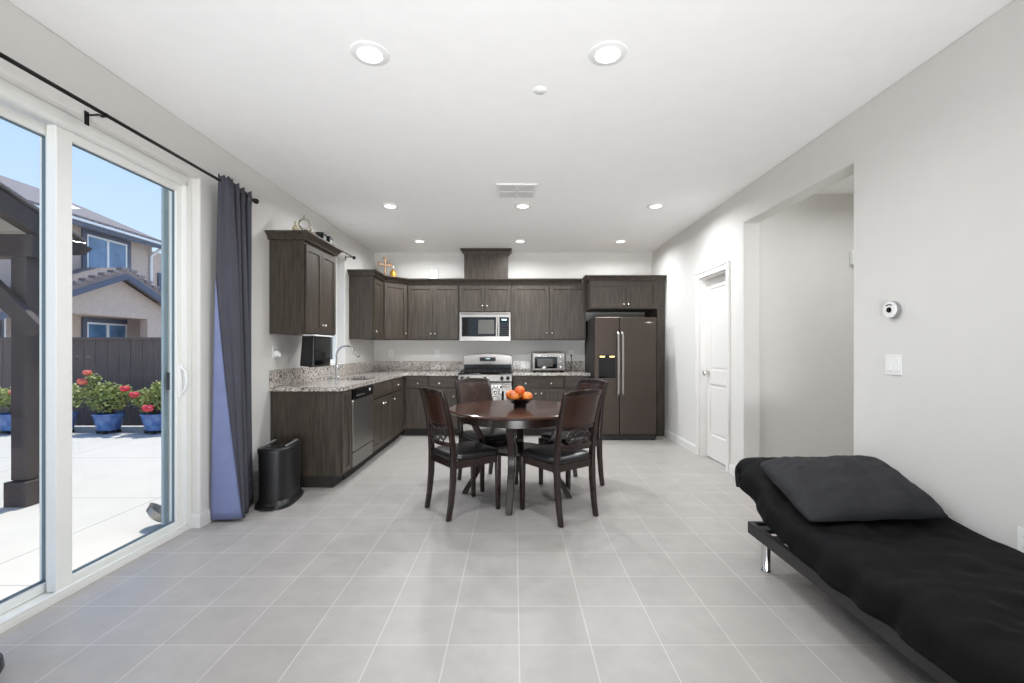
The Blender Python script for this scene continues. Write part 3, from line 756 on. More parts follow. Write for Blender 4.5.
# ------------------------------------------------------------------ fridge
t = thing('refrigerator', 'black stainless side by side refrigerator with ice dispenser', 'refrigerator', (1.541, 6.20, 0))
bm = B(); box(bm, -.425, .425, .06, .90, .03, 1.685); obj('body', bm, 'fridge_side', t, bev=.006)
for nm, x0, x1, hx in (('left_door', -.427, -.088, -.115), ('right_door', -.082, .427, -.055)):
    bm = B(); box(bm, x0, x1, 0, .056, .075, 1.70); d = obj('door', bm, 'fridge', t, bev=.010, seg=3)
    bm = B(); pts = [(hx, -.012, .60), (hx, -.05, .64)]+[(hx, -.055-.012*math.sin(PI*k/6), .66+k*.13) for k in range(7)]+[(hx, -.05, 1.47), (hx, -.012, 1.50)]
    rings = [[(p[0]-.015, p[1]-.006, p[2]), (p[0]+.015, p[1]-.006, p[2]), (p[0]+.015, p[1]+.008, p[2]), (p[0]-.015, p[1]+.008, p[2])] for p in pts]
    bm = B(); loft(bm, rings); obj('handle', bm, 'steel', d, bev=.003)
    if nm == 'left_door':
        bm = B(); box(bm, -.375, -.145, -.004, -.0005, .86, 1.18); dp = obj('dispenser', bm, 'blackgloss', d, label='black ice and water dispenser')
        bm = B(); box(bm, -.36, -.29, -.006, -.0042, 1.145, 1.165); box(bm, -.225, -.155, -.006, -.0042, 1.145, 1.165); obj('lights', bm, 'warm', dp)
    else:
        bm = B(); lathe(bm, [(.03, -.001), (.03, -.003)], (0, 0, 0), axis='y', n=20)
        for v in bm.verts: v.co.x *= 1.2; v.co.z *= .3; v.co.x += .315; v.co.z += 1.625
        tube(bm, [(.25+.13*k/8, -.0025, 1.618+.018*math.sin(PI*k/8)) for k in range(9)], .0022, 6)
        obj('badge', bm, 'chrome', d, label='small silver maker badge')
bm = B(); box(bm, -.42, .42, .015, .06, .012, .07); obj('kick_grille', bm, 'black', t)
for s in (-1, 1):
    bm = B(); lathe(bm, [(.022, -.015), (.022, .015)], (s*.37, .03, .023), axis='x', n=14); obj('foot', bm, 'black', t)

# ------------------------------------------------------------------ things on top of the cabinets / under
ZC = ZT+.0675
# near cabinet: silver ornament, figurines, dark boxes
t = thing('silver_ornament', 'silver scroll ornament standing on the near left cabinet', 'ornament', (-1.985, 4.26, ZT+.0625))
bm = B(); lathe(bm, [(.05, 0), (.05, .012), (.03, .03), (.024, .06), (.03, .08)]); obj('base', bm, 'silver', t, smooth=40)
bm = B(); tube(bm, [(.0+.05*math.cos(a), 0,   .13+.05*math.sin(a)) for a in [2*PI*k/16-PI/2 for k in range(17)]], .010, 8); obj('ring', bm, 'silver', t, smooth=True)
bm = B(); tube(bm, [(0, 0, .185), (0, 0, .205), (.0, 0, .215)], [.008, .014, .003], 8); obj('finial', bm, 'silver', t, smooth=True)
for i, (x, y, s, l) in enumerate(((-2.02, 4.17, .7, 'cream figurine left of the silver ornament'), (-1.96, 4.35, .6, 'cream figurine just beyond the silver ornament'), (-1.955, 4.40+.01, .5, 'small cream figurine beside the dark boxes'))):
    bm = B(); lathe(bm, [(.045*s, 0), (.05*s, .02*s), (.03*s, .06*s), (.05*s, .09*s), (.035*s, .12*s), (.018*s, .135*s), (.028*s, .155*s), (.018*s, .18*s), (.002, .185*s)], n=14)
    for v in bm.verts: v.co += noise.noise_vector(v.co*30+Vector((i, 0, 0)))*.008*s
    for v in bm.verts: v.co.z = max(v.co.z, 0)
    o = obj('figurine', bm, 'cream', None, smooth=True); o.location = (x, y, ZT+.0625); tag(o, l, 'figurine', 'cream figurines on the near cabinet')
for i, (y, hh, l) in enumerate(((4.485, .10, 'nearer small dark box on the near left cabinet'), (4.64, .10, 'farther small dark box on the near left cabinet'))):
    t = thing('decorative_box', l, 'box', (-1.935, y, ZT+.0625), .1, 'dark boxes on the near cabinet')
    bm = B(); box(bm, -.05, .05, -.05, .05, 0, hh*.75); obj('body', bm, 'black', t, bev=.004)
    bm = B(); box(bm, -.054, .054, -.054, .054, hh*.75+.0005, hh); obj('lid', bm, 'black', t, bev=.006)
# cross, bell, white box
t = thing('wall_cross', 'bronze ornate cross standing on the corner cabinet', 'cross', (-1.88, 6.56, ZT+.0625), .75)
bm = B(); box(bm, -.03, .03, -.02, .02, 0, .015); obj('base', bm, 'bronze', t)
bm = B(); cz = .175
box(bm, -.011, .011, -.008, .008, .015, cz+.085); box(bm, -.085, .085, -.008, .008, cz-.011, cz+.011)
for (a, b) in ((0, .10), (.10, 0), (-.10, 0)):
    for dx_, dz_ in ((0, 0), (.018 if b else 0, .018 if a else 0), (-.018 if b else 0, -.018 if a else 0)):
        lathe(bm, [(.004, -.008), (.013, -.004), (.013, .004), (.004, .008)], (a+dx_-math.copysign(.005, a)*(dz_ != 0)*1, 0, cz+b+dz_-(.008 if dx_ else 0)), axis='y', n=12)
obj('cross_body', bm, 'bronze', t)
t = thing('brass_bell', 'small brass bell beside the cross on the corner cabinet', 'bell', (-1.80, 6.70, ZT+.0625))
bm = B(); lathe(bm, [(.045, 0), (.045, .09), (.038, .10), (.02, .12)], n=18); obj('bell_body', bm, 'gold', t, smooth=40)
bm = B(); lathe(bm, [(.009, .12), (.012, .16), (.006, .175), (.001, .185)], n=12); obj('handle', bm, 'silver', t, smooth=True)
t = thing('white_box', 'small white box on the cabinet left of the hood chase', 'box', (-1.215, 6.86, ZT+.0625))
bm = B(); box(bm, -.055, .055, -.03, .03, 0, .145); obj('box_body', bm, 'white_p', t, bev=.003)
bm = B(); box(bm, -.035, -.02, -.0315, -.0305, .12, .128); box(bm, .01, .03, -.0315, -.0305, .12, .128); obj('printed_marks', bm, 'black', t)
# under-cabinet flip-down screen
t = thing('under_cabinet_screen', 'dark slim screen hanging tilted under the near left cabinet', 'screen', (-1.94, 4.25, 0))
bm = B(); box(bm, -.05, .06, .0, .40, ZB-.014, ZB-.001); obj('mount_plate', bm, 'white_p', t)
bm = B(); prism(bm, [(-.085, 1.098), (.045, 1.086), (.052, ZB-.0145), (-.062, ZB-.0145)], .0, .395, 'y'); hs = obj('housing', bm, 'black', t, bev=.006)
bm = B(); prism(bm, [(.0465, 1.105), (.0495, 1.105), (.0565, 1.37), (.0535, 1.37)], .02, .375, 'y'); obj('screen_glass', bm, 'blackgloss', t)

# ------------------------------------------------------------------ curtain rods and curtain
t = thing('curtain_rod', 'long black curtain rod above the sliding door', 'curtain rod', (-2.12, 0, 2.475))
bm = B(); tube(bm, [(0, .9, 0), (0, 3.68, 0)], .010, 12); obj('rod', bm, 'blackmetal', t, smooth=True)
bm = B(); lathe(bm, [(.010, 0), (.020, .008), (.022, .025), (.012, .04), (.002, .042)], (0, 3.68, 0), axis='y', n=16); obj('finial', bm, 'blackmetal', t, smooth=True)
for y in (2.33, 3.66):
    bm = B(); box(bm, -.0945, -.090, y-.012, y+.012, -.055, .015); tube(bm, [(-.092, y, -.005), (-.03, y, -.002), (-.008, y, -.014)], .005, 8)
    tube(bm, [(-.014, y, .004), (-.008, y, -.014), (.008, y, -.014), (.014, y, .004)], .004, 8); obj('bracket', bm, 'blackmetal', t)
t = thing('curtain_rod', 'short black curtain rod over the sink window', 'curtain rod', (-2.12, 0, 2.468))
bm = B(); tube(bm, [(0, 4.78, 0), (0, 5.94, 0)], .009, 12); obj('rod', bm, 'blackmetal', t, smooth=True)
bm = B(); lathe(bm, [(.010, 0), (.020, .008), (.024, .025), (.014, .04), (.002, .042)], (0, 5.94, 0), axis='y', n=16); obj('finial', bm, 'blackmetal', t, smooth=True)
for y in (4.81, 5.915):
    bm = B(); box(bm, -.0945, -.090, y-.012, y+.012, -.04, .02); tube(bm, [(-.092, y, 0), (-.01, y, 0)], .005, 8); obj('bracket', bm, 'blackmetal', t)

t = thing('curtain', 'charcoal curtain gathered at the far end of the sliding door', 'curtain', (0, 0, 0))
def lerp(a, b, u): return a+(b-a)*u
z_top, z_bot, z_rod = 2.515, .022, 2.475
def plan(u):   # u 0 top .. 1 bottom
    W = Vector((lerp(-2.125, -2.198, min(1, u*1.1)), lerp(3.235, 3.27, u)))
    Cc = Vector((lerp(-2.085, -1.975, u**.8), lerp(3.32, 3.30, u)))
    return W, Cc
NZ = 40
rp_, rl_ = [], []
for k in range(NZ+1):
    u = k/NZ; z = lerp(z_top, z_bot, u); W, Cc = plan(u)
    su = max(0.0, (u-.30)/.70)**.9
    Sm = W.lerp(Cc, su*.985)  # seam traces the outline of the painted sky-blue area
    row = []
    for i in range(19):
        q = Sm.lerp(Cc, i/18); row.append((q.x, q.y-(.016*math.sin(PI*i/18)+.009*math.sin(3*PI*i/18+.4*u)), z+(.010*math.sin(i*.9) if k == 0 else 0)))
    # folds behind
    x0, y0 = Cc.x, Cc.y; nf = 3.5; n = 56
    gather = 1.0 if abs(z-z_rod) > .03 else .5
    for i in range(1, n+1):
        s_ = i/n
        y = lerp(y0, lerp(3.65, 3.66, u), s_)
        base = lerp(x0, lerp(-2.115, -2.10, u), min(1, s_*1.15))
        amp = lerp(.026, .040, u)*gather
        x = base + amp*(math.cos(2*PI*nf*s_)-1)*.9 + .006*math.sin(9*s_+5*u)
        x = max(x, XL+.02)
        row.append((x, y+.012*math.sin(4*PI*nf*s_), z+(.012*math.sin(i*.8) if k == 0 else 0)))
    rp_.append(row)
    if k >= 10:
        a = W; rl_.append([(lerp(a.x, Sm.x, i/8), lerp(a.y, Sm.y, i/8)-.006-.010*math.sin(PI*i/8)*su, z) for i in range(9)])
bm = B(); loft(bm, rp_, caps=False, closed=False); o = obj('front_panel', bm, 'curtain', t, smooth=True); md = o.modifiers.new('s', 'SOLIDIFY'); md.thickness = .003; md.offset = 0
bm = B(); loft(bm, rl_, caps=False, closed=False); o = obj('lining', bm, 'lining', t, smooth=True); o['label'] = 'lining at the leading edge, sky light painted in as blue'
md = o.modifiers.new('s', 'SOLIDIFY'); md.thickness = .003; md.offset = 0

# ------------------------------------------------------------------ waste bin
t = thing('trash_can', 'slim black step bin standing against the cabinet end', 'bin', (-1.945, 3.745, 0), .12)
def stad(rx, ry, z, n=36, p=3.2):
    return [(rx*math.copysign(abs(math.cos(a))**(2/p), math.cos(a)), ry*math.copysign(abs(math.sin(a))**(2/p), math.sin(a)), z) for a in [2*PI*k/n for k in range(n)]]
bm = B(); loft(bm, [stad(.145, .245, .001), stad(.147, .247, .012), stad(.137, .235, .035), stad(.122, .215, .06)]); obj('base_flare', bm, 'bin', t, smooth=50)
bm = B(); loft(bm, [stad(.121, .214, .0605), stad(.122, .214, .25), stad(.125, .217, .435)]); obj('body', bm, 'bin', t, smooth=50)
bm = B(); loft(bm, [stad(.129, .221, .436), stad(.129, .221, .462), stad(.122, .214, .472), stad(.10, .19, .475)]); ld = obj('lid', bm, 'bin', t, smooth=50)
bm = B(); box(bm, -.055, .055, -.15, .15, .4755, .480); obj('lid_inset', bm, 'blackgloss', ld, bev=.002)
bm = B(); box(bm, .085, .095, -.13, .13, .4755, .485); box(bm, -.095, -.085, -.13, .13, .4755, .485); obj('lid_bars', bm, 'grey_p', ld)
bm = B(); box(bm, -.05, .05, -.268, -.235, .012, .026); obj('pedal', bm, 'black', t, bev=.003)

# ------------------------------------------------------------------ dining table
TX, TY = .02, 3.87
t = thing('dining_table', 'round dark walnut dining table with sabre legs', 'table', (TX, TY, 0))
bm = B(); lathe(bm, [(.545, .728), (.572, .733), (.580, .742), (.578, .752), (.568, .758), (.01, .759)], n=72); obj('tabletop', bm, 'tabletop', t, smooth=30)
bm = B()
out = [(.485*math.cos(2*PI*k/64), .485*math.sin(2*PI*k/64)) for k in range(64)]; inn = [(.46*math.cos(2*PI*k/64), .46*math.sin(2*PI*k/64)) for k in range(64)]
rings = [[(x, y, .66) for x, y in out], [(x, y, .7275) for x, y in out], [(x, y, .7275) for x, y in inn], [(x, y, .66) for x, y in inn], [(x, y, .66) for x, y in out]]
loft(bm, rings, caps=False); obj('apron', bm, 'chairwood', t, smooth=30)
bm = B(); lathe(bm, [(.225, .385), (.245, .390), (.25, .400), (.245, .412), (.01, .414)], n=48); obj('lower_shelf', bm, 'chairwood', t, smooth=30)
for ang in (-PI/2-.13, -.13, PI/2-.13, PI-.13):
    bm = B(); pr_ = [(.42, .727), (.385, .64), (.33, .53), (.285, .44), (.278, .40), (.30, .30), (.36, .16), (.43, .05), (.452, .001)]
    ca, sa = math.cos(ang), math.sin(ang); rings = []
    for r, z in pr_:
        wd = .062 if z > .4 else .062-.012*(.4-z)/.4
        dp_ = .05
        rings.append([(ca*(r+a)-sa*b, sa*(r+a)+ca*b, z) for a, b in ((-dp_/2, -wd/2), (dp_/2, -wd/2), (dp_/2, wd/2), (-dp_/2, wd/2))])
    loft(bm, rings); obj('leg', bm, 'chairwood', t, bev=.006, smooth=60)

# fruit bowl
BXc, BYc = .052, 3.90
t = thing('fruit_bowl', 'small black bowl of apples on the dining table', 'bowl', (BXc, BYc, .759))
bm = B(); lathe(bm, [(.055, .0005), (.057, .012), (.05, .02), (.075, .035), (.105, .06), (.118, .075), (.113, .076), (.10, .062), (.07, .04), (.03, .03), (.001, .029)], n=32); obj('bowl_body', bm, 'blackgloss', t, smooth=40)
fr_spots = ((-.050, -.042, .092, 'apple', 'red apple at the left front of the bowl'), (.062, -.030, .092, 'apple', 'red and yellow apple at the right of the bowl'),
            (.010, .060, .093, 'apple', 'red apple at the back of the bowl'), (-.078, .046, .100, 'peach', 'orange coloured fruit at the left back of the bowl'),
            (-.002, .002, .140, 'peach', 'orange coloured fruit on top of the pile in the bowl'))
for i, (x, y, z, k, l) in enumerate(fr_spots):
    ft = thing(k, l, 'fruit', (BXc+x, BYc+y, .759+z), i*1.3, 'fruit in the bowl'); ft.rotation_euler = (.3*math.sin(i*2), .3*math.cos(i*2), i)
    bm = B(); prf = []
    for j in range(15):
        a = -PI/2+PI*j/14; r = .046*math.cos(a); h = .042*math.sin(a)
        if k == 'apple': h -= .010*math.exp(-(r/.012)**2)*(1 if a > 0 else -.6); r *= 1+.06*math.sin(a)
        prf.append((r, h))
    lathe(bm, prf, n=24); obj('flesh', bm, 'orange' if k == 'peach' else 'yellow' if i == 1 else k, ft, smooth=True)
    bm = B(); tube(bm, [(0, 0, .030), (.003, 0, .048)], .0018, 6); obj('stem', bm, 'stem', ft)

# ------------------------------------------------------------------ chairs
def make_chair(label):
    t = thing('dining_chair', label, 'chair', (0, 0, 0), 0, 'dining chairs round the table')
    hy = .21
    for s in (-1, 1):
        bm = B(); ys = [(-.232, .001), (-.212, .12), (-.195, .28), (-.19, .44), (-.198, .55), (-.222, .72), (-.262, .88), (-.287, .955)]
        pts = [(s*(.178+.004*z), y, z) for y, z in ys]
        szs = [(.030, .036), (.032, .038), (.034, .042), (.034, .046), (.032, .040), (.030, .034), (.028, .028), (.028, .024)]
        post(bm, pts, szs); obj('leg', bm, 'chairwood', t, bev=.004, smooth=60)
        bm = B(); post(bm, [(s*.185, .202, .001), (s*.187, .200, .22), (s*.187, .198, .43)], [(.030, .030), (.036, .036), (.040, .040)])
        obj('leg', bm, 'chairwood', t, bev=.004, smooth=60)
    bm = B()
    box(bm, -.166, .166, .188, .210, .375, .432); box(bm, -.160, .160, -.200, -.182, .375, .432)
    for s in (-1, 1):
        x0, x1 = sorted((s*.176, s*.197)); box(bm, x0, x1, -.167, .178, .375, .432)
    obj('seat_frame', bm, 'chairwood', t, bev=.003)
    # cushion, tapering towards the back
    def ring(sc, z):
        r = []
        n = 40
        for k in range(n):
            a = 2*PI*k/n; c_, s_ = math.cos(a), math.sin(a); p = 7
            x = .208*math.copysign(abs(c_)**(2/p), c_); y = .213*math.copysign(abs(s_)**(2/p), s_)
            x *= 1-.07*(.5-y/.426)
            if y < 0: x = max(-.158, min(.158, x)) if y < -.165 else x
            r.append((x*sc, y*sc+.008, z))
        return r
    bm = B(); loft(bm, [ring(.97, .4325), ring(1.0, .442), ring(1.0, .458), ring(.975, .470), ring(.90, .478), ring(.6, .482), ring(.1, .483)]); obj('seat', bm, 'seat', t, smooth=60)
    # back: curved rails (bow backwards in the middle)
    def bow(y, hw_, n=12, d=.03): return [(lerp(-hw_, hw_, k/n), y-d*(1-(2*k/n-1)**2)) for k in range(n+1)]
    def yl(z):
        tb = [(.44, -.19), (.55, -.198), (.72, -.222), (.88, -.262), (.955, -.287)]
        for (z0_, y0_), (z1_, y1_) in zip(tb[:-1], tb[1:]):
            if z <= z1_: return y0_+(y1_-y0_)*(z-z0_)/(z1_-z0_)
        return -.287
    def curved(name, zs, hw_, th_, m, crest=0, off=0):
        rings = []
        n = 14
        for k in range(n+1):
            u = 2*k/n-1; x = hw_*u; ring_ = []
            zz = [(z + (crest*(1-u*u) if j == len(zs)-1 else 0)) for j, z in enumerate(zs)]
            fr_ = [(x, yl(min(z, .955))-.03*(1-u*u)+th_/2+off, z) for z in zz]; bk = [(x, yl(min(z, .955))-.03*(1-u*u)-th_/2+off, z) for z in zz[::-1]]
            rings.append(fr_+bk)
        bm = B(); loft(bm, rings); return obj(name, bm, m, t, bev=.003, smooth=50)
    curved('top_rail', [.925, .945, .958], .168, .026, 'chairwood', crest=.012)
    curved('back_panel', [.705, .76, .82, .88, .924], .166, .024, 'leather')
    curved('upper_cross_rail', [.675, .704], .166, .022, 'chairwood')
    curved('lower_cross_rail', [.535, .565], .164, .020, 'chairwood')
    # ring ornament
    bm = B()
    def yy(x, z): return yl(z)-.03*(1-(x/.166)**2)
    for cx, r in ((0, .048), (-.083, .034), (.083, .034)):
        pts = []
        for k in range(25):
            a = 2*PI*k/24; x = cx+r*math.cos(a); z = .62+r*math.sin(a)*1.08; pts.append((x, yy(x, z), z))
        tube(bm, pts, .007, 8)
    for x0, x1 in ((-.165, -.117), (.117, .165)):
        tube(bm, [(x0, yy(x0, .62), .62), (x1, yy(x1, .62), .62)], .006, 8)
    for x in (0, -.083, .083):
        tube(bm, [(x, yy(x, .67), .676), (x, yy(x, .66), .655)], .006, 8); tube(bm, [(x, yy(x, .58), .585), (x, yy(x, .56), .564)], .006, 8)
    obj('ring_splat', bm, 'chairwood', t, smooth=True)
    return t
def rz_of(fx, fy): return math.atan2(-fx, fy)
c0 = make_chair('dining chair at the front left of the table, brown back towards camera')
c0.location = (-.398, 3.57, 0); c0.rotation_euler = (0, 0, rz_of(.80, .59))
dup(c0, (.335, 3.473, 0), rz_of(-.60, .80), 'dining chair nearest the camera, front right of the table')
dup(c0, (.523, 4.16, 0), rz_of(-.81, -.58), 'dining chair behind the front right chair, near the fridge')
dup(c0, (-.248, 4.245, 0), rz_of(.585, -.81), 'dining chair behind the table in front of the range')

# ------------------------------------------------------------------ daybed
def interp(tb, v):
    for (a, b), (c, d) in zip(tb[:-1], tb[1:]):
        if v <= c: return b+(d-b)*(v-a)/(c-a)
    return tb[-1][1]
t = thing('daybed', 'low black futon daybed with raised head along right wall', 'daybed', (0, 0, 0))
bm = B(); fxa, fxb = 1.385, 2.15
box(bm, fxa, fxa+.03, .62, 2.67, .172, .240); box(bm, fxb-.03, fxb, .62, 2.67, .172, .240)
box(bm, fxa+.03, fxb-.03, 2.64, 2.67, .172, .240); box(bm, fxa+.03, fxb-.03, .62, .65, .172, .240)
obj('frame_rail', bm, 'futon', t, bev=.004)
bm = B()
for k in range(14): box(bm, fxa+.03, fxb-.03, .72+k*.14, .78+k*.14, .220, .238)
obj('slats', bm, 'futon', t)
bm = B(); tube(bm, [(fxa+.055, .66, .165), (fxa+.055, 2.62, .165)], .010, 10); obj('steel_bar', bm, 'chrome', t, smooth=True)
for x in (fxa+.045, fxb-.045):
    for y in (.70, 2.555):
        bm = B(); lathe(bm, [(.026, .001), (.027, .006), (.0245, .010), (.0245, .172), (.027, .1721)], (x, y, 0), n=24); obj('leg', bm, 'chrome', t, label='chrome tube leg', smooth=40)
path = [(.66, .385), (1.0, .388), (1.5, .388), (1.9, .385), (2.12, .390), (2.22, .405), (2.34, .440), (2.46, .482), (2.58, .526), (2.68, .560), (2.745, .575)]
def stations(pth, n):
    out = []; seg = [0]
    for a, b in zip(pth[:-1], pth[1:]): seg.append(seg[-1]+math.dist(a, b))
    for k in range(n+1):
        s = seg[-1]*k/n
        for i in range(len(pth)-1):
            if s <= seg[i+1]+1e-9:
                u = (s-seg[i])/(seg[i+1]-seg[i]); out.append((lerp(pth[i][0], pth[i+1][0], u), lerp(pth[i][1], pth[i+1][1], u))); break
    res = []
    for k in range(len(out)):
        a = out[max(k-1, 0)]; b = out[min(k+1, len(out)-1)]; d = Vector((b[0]-a[0], b[1]-a[1])).normalized()
        res.append((out[k][0], out[k][1], -d.y, d.x))
    return res
# mattress
rings = []
for y, z, ny, nz in stations(path, 40):
    r_ = []
    for x, o_ in ((1.43, -.138), (1.418, -.12), (1.418, -.05), (1.45, -.022), (2.11, -.022), (2.13, -.04), (2.13, -.138)):
        r_.append((x, y+ny*o_, z+nz*o_))
    rings.append(r_)
bm = B(); loft(bm, rings); obj('mattress', bm, 'mattress', t, smooth=50)
bm = B(); tube(bm, [(2.05, 2.3, .25), (2.05, 2.55, .385)], .012, 8); tube(bm, [(1.5, 2.3, .25), (1.5, 2.55, .385)], .012, 8); obj('head_support', bm, 'futon', t)
# sheet
bm = B()
spath = path + [(2.80, .570), (2.825, .545), (2.838, .50), (2.832, .45), (2.82, .40)]
st_ = stations(spath, 110); rings = []
ref = len(st_)
for k, (y, z, ny, nz) in enumerate(st_):
    row = []
    xs = [(2.160, 0)]+[(lerp(2.15, 1.46, i/44), 0) for i in range(45)]+[(1.43, -.006), (1.408, -.020), (1.392, -.04), (1.384, -.065), (1.379, -.09), (1.375, -.118), (1.373, -.145)]
    for x, o_ in xs:
        kk = 1 if y < 2.2 else .9
        p = Vector((x, y+ny*o_*kk, z+nz*o_*kk))
        q = Vector((x*2.2+y*1.1, y*3.4-x*1.6, 0))
        amp = .022*(noise.noise(q*1.3))+.022*abs(noise.noise(q*2.6+Vector((5, 2, 0))))+.010*noise.noise(Vector((x*6+y*3, y*15+x*10, 1)))
        if o_ < -.03: amp *= .5
        if x > 2.12: amp *= .3
        if o_ < -.03:
            p.x += amp*1.2-.006+.010*math.sin(y*21+2*math.sin(y*7))
            p.x = min(p.x, 1.392)
        else: p += Vector((0, ny, nz))*(amp+.004)
        row.append(p)
    rings.append(row)
loft(bm, rings, caps=False, closed=False)
o = obj('bed_sheet', bm, 'sheet', None, smooth=True)
tag(o, 'rumpled black bedding covering the daybed', 'bedding')
md = o.modifiers.new('s', 'SOLIDIFY'); md.thickness = .006; md.offset = 1
# pillow
bm = B(); NU, NV = 44, 34
def pil(u, v, side):
    # soft rectangular outline with blunt corners
    cu = u*(1-.045*abs(v)**6-.02*(1-v*v)); cv = v*(1-.05*abs(u)**6-.03*(1-u*u))
    x = cu*.355; y = cv*.245
    tz = .095*((1-abs(u)**3.2)*(1-abs(v)**2.8))**.5
    wr = .020*noise.noise(Vector((x*8, y*8, 3+side)))+.012*abs(noise.noise(Vector((x*12+y*6, y*20-x*8, side*4))))
    e_ = min(1, (1-max(abs(u), abs(v)))*6)
    return Vector((x, y, side*(tz if side > 0 else tz*.45)+wr*e_))
top = [[bm.verts.new(pil(2*i/NU-1, 2*j/NV-1, 1)) for j in range(NV+1)] for i in range(NU+1)]
bot = [[top[i][j] if i in (0, NU) or j in (0, NV) else bm.verts.new(pil(2*i/NU-1, 2*j/NV-1, -1)) for j in range(NV+1)] for i in range(NU+1)]
for i in range(NU):
    for j in range(NV):
        bm.faces.new((top[i][j], top[i+1][j], top[i+1][j+1], top[i][j+1])); bm.faces.new((bot[i][j], bot[i][j+1], bot[i+1][j+1], bot[i+1][j]))
o = obj('pillow', bm, 'pillow', None, smooth=True)
o.location = (1.755, 2.385, .525); o.rotation_euler = (math.radians(21), math.radians(-1.5), math.radians(1))
tag(o, 'charcoal pillow lying on the raised head of the daybed', 'pillow')

# dark object at the lower left corner of the picture
t = thing('footstool', 'black rounded object at the lower left picture corner', 'stool', (-2.045, 1.655, 0))
bm = B(); lathe(bm, [(.06, .001), (.10, .01), (.115, .04), (.11, .075), (.08, .09), (.001, .092)], n=32); obj('cushion', bm, 'bin', t, smooth=40)

# ------------------------------------------------------------------ outside
GZ = -.08
bm = B(); box(bm, -40, XL-.152, -20, 30, GZ-.2, GZ); box(bm, XL-.152, 12, -20, YN-.152, GZ-.2, GZ); struct('ground', bm, 'patio')
bm = B(); box(bm, -2.43, XL-.1505, DY0-.02, DY1+.02, GZ+.0005, -.001); struct('trim_1', bm, 'patio', label='concrete threshold outside the sliding door')
# fence: posts + boards
t = thing('wooden_fence', 'dark brown board fence behind the flower pots', 'fence', (0, 7.75, GZ))
bm = B(); x = -22.0; i = 0
while x < -2.5:
    box(bm, x, x+.192, 0, .02, .02, 1.50+.0*random.random()); x += .2; i += 1
obj('boards', bm, 'fence', t)
bm = B(); box(bm, -22, -2.5, -.03, .05, 1.502, 1.54); box(bm, -22, -2.5, .02, .06, .3, .39); box(bm, -22, -2.5, .02, .06, 1.2, 1.29); obj('rails', bm, 'fence', t)
for k in range(8):
    bm = B(); box(bm, -22+k*2.7, -21.9+k*2.7, .06, .16, .001, 1.50); obj('post', bm, 'fence', t)

# potted roses
def rose(cx, cy, cz, r, parent, m):
    bm = B(); n = 30; rings = []
    for j in range(13):
        a = -PI/2+PI*j/12; row = []
        for k in range(n):
            t_ = 2*PI*k/n; rr = r*math.cos(a)*(1+.16*abs(math.sin(2.5*t_+j*.9)))+.001; z = r*.8*math.sin(a)-(r*.35*math.exp(-(rr/(.45*r))**2) if a > 0 else 0)+.10*r*math.sin(5*t_+j)
            row.append((cx+rr*math.cos(t_), cy+rr*math.sin(t_), cz+z))
        rings.append(row)
    loft(bm, rings); return obj('rose_blossom', bm, m, parent)
def leaves(bm, rnd, n, c, rx, ry, rz_, zmin):
    for _ in range(n):
        a = rnd.uniform(0, 2*PI); ph = math.acos(rnd.uniform(-.7, 1)); q = rnd.uniform(.45, 1.05)**.6
        p = Vector((c[0]+rx*q*math.sin(ph)*math.cos(a), c[1]+ry*q*math.sin(ph)*math.sin(a), c[2]+rz_*q*math.cos(ph)))
        if p.z < zmin: continue
        L_ = rnd.uniform(.035, .06); d = Vector((rnd.uniform(-1, 1), rnd.uniform(-1, 1), rnd.uniform(-.5, .8))).normalized()
        s_ = d.cross(Vector((rnd.uniform(-1, 1), rnd.uniform(-1, 1), 1))).normalized()*L_*.34; nn = d.cross(s_).normalized()*L_*.12
        A = bm.verts.new(p); Bv = bm.verts.new(p+d*L_*.5+s_+nn); Cv = bm.verts.new(p+d*L_); D = bm.verts.new(p+d*L_*.5-s_+nn)
        bm.faces.new((A, Bv, Cv)); bm.faces.new((A, Cv, D))
def potted(x, y, seed, label, size, lobes, roses):
    t = thing('potted_rose', label, 'potted plant', (x, y, GZ), 0, 'potted roses along the fence')
    rnd = random.Random(seed)
    bm = B()
    for k in range(4): a = k*PI/2+.4; box(bm, .13*math.cos(a)-.02, .13*math.cos(a)+.02, .13*math.sin(a)-.02, .13*math.sin(a)+.02, .001, .035)
    box(bm, -.17, .17, -.05, .05, .035, .045); box(bm, -.05, .05, -.17, .17, .035, .045)
    obj('pot_stand', bm, 'black', t)
    bm = B(); lathe(bm, [(.125, .046), (.137, .05), (.168, .15), (.190, .26), (.196, .285), (.210, .29), (.210, .312), (.20, .318), (.185, .312), (.178, .29), (.001, .288)], n=32); obj('pot', bm, 'pot', t, smooth=40)
    bm = B(); lathe(bm, [(.175, .2905), (.10, .30), (.001, .302)], n=20); obj('soil', bm, 'soil', t)
    bm = B()
    for c, r in lobes:
        tube(bm, [(rnd.uniform(-.05, .05), rnd.uniform(-.05, .05), .30), (c[0]*.5, c[1]*.5, lerp(.3, c[2], .5)), (c[0], c[1], c[2])], [.010, .007, .004], 6)
        for k in range(6):
            a = rnd.uniform(0, 2*PI); tube(bm, [(c[0]*.5, c[1]*.5, lerp(.3, c[2], .5)), (c[0]+r*.7*math.cos(a), c[1]+r*.7*math.sin(a), c[2]+rnd.uniform(-.3, .7)*r)], [.005, .002], 5)
    obj('stems', bm, 'stem', t)
    bm = B()
    for c, r in lobes: leaves(bm, rnd, int(900*r*r/.04*.30)+60, c, r, r, r*.9, .30)
    lf = obj('foliage', bm, 'leaf', t)
    for rx_, ry_, rz_, r, m in roses: rose(rx_, ry_, rz_, r, t, m)
    return t
PYy = 7.2
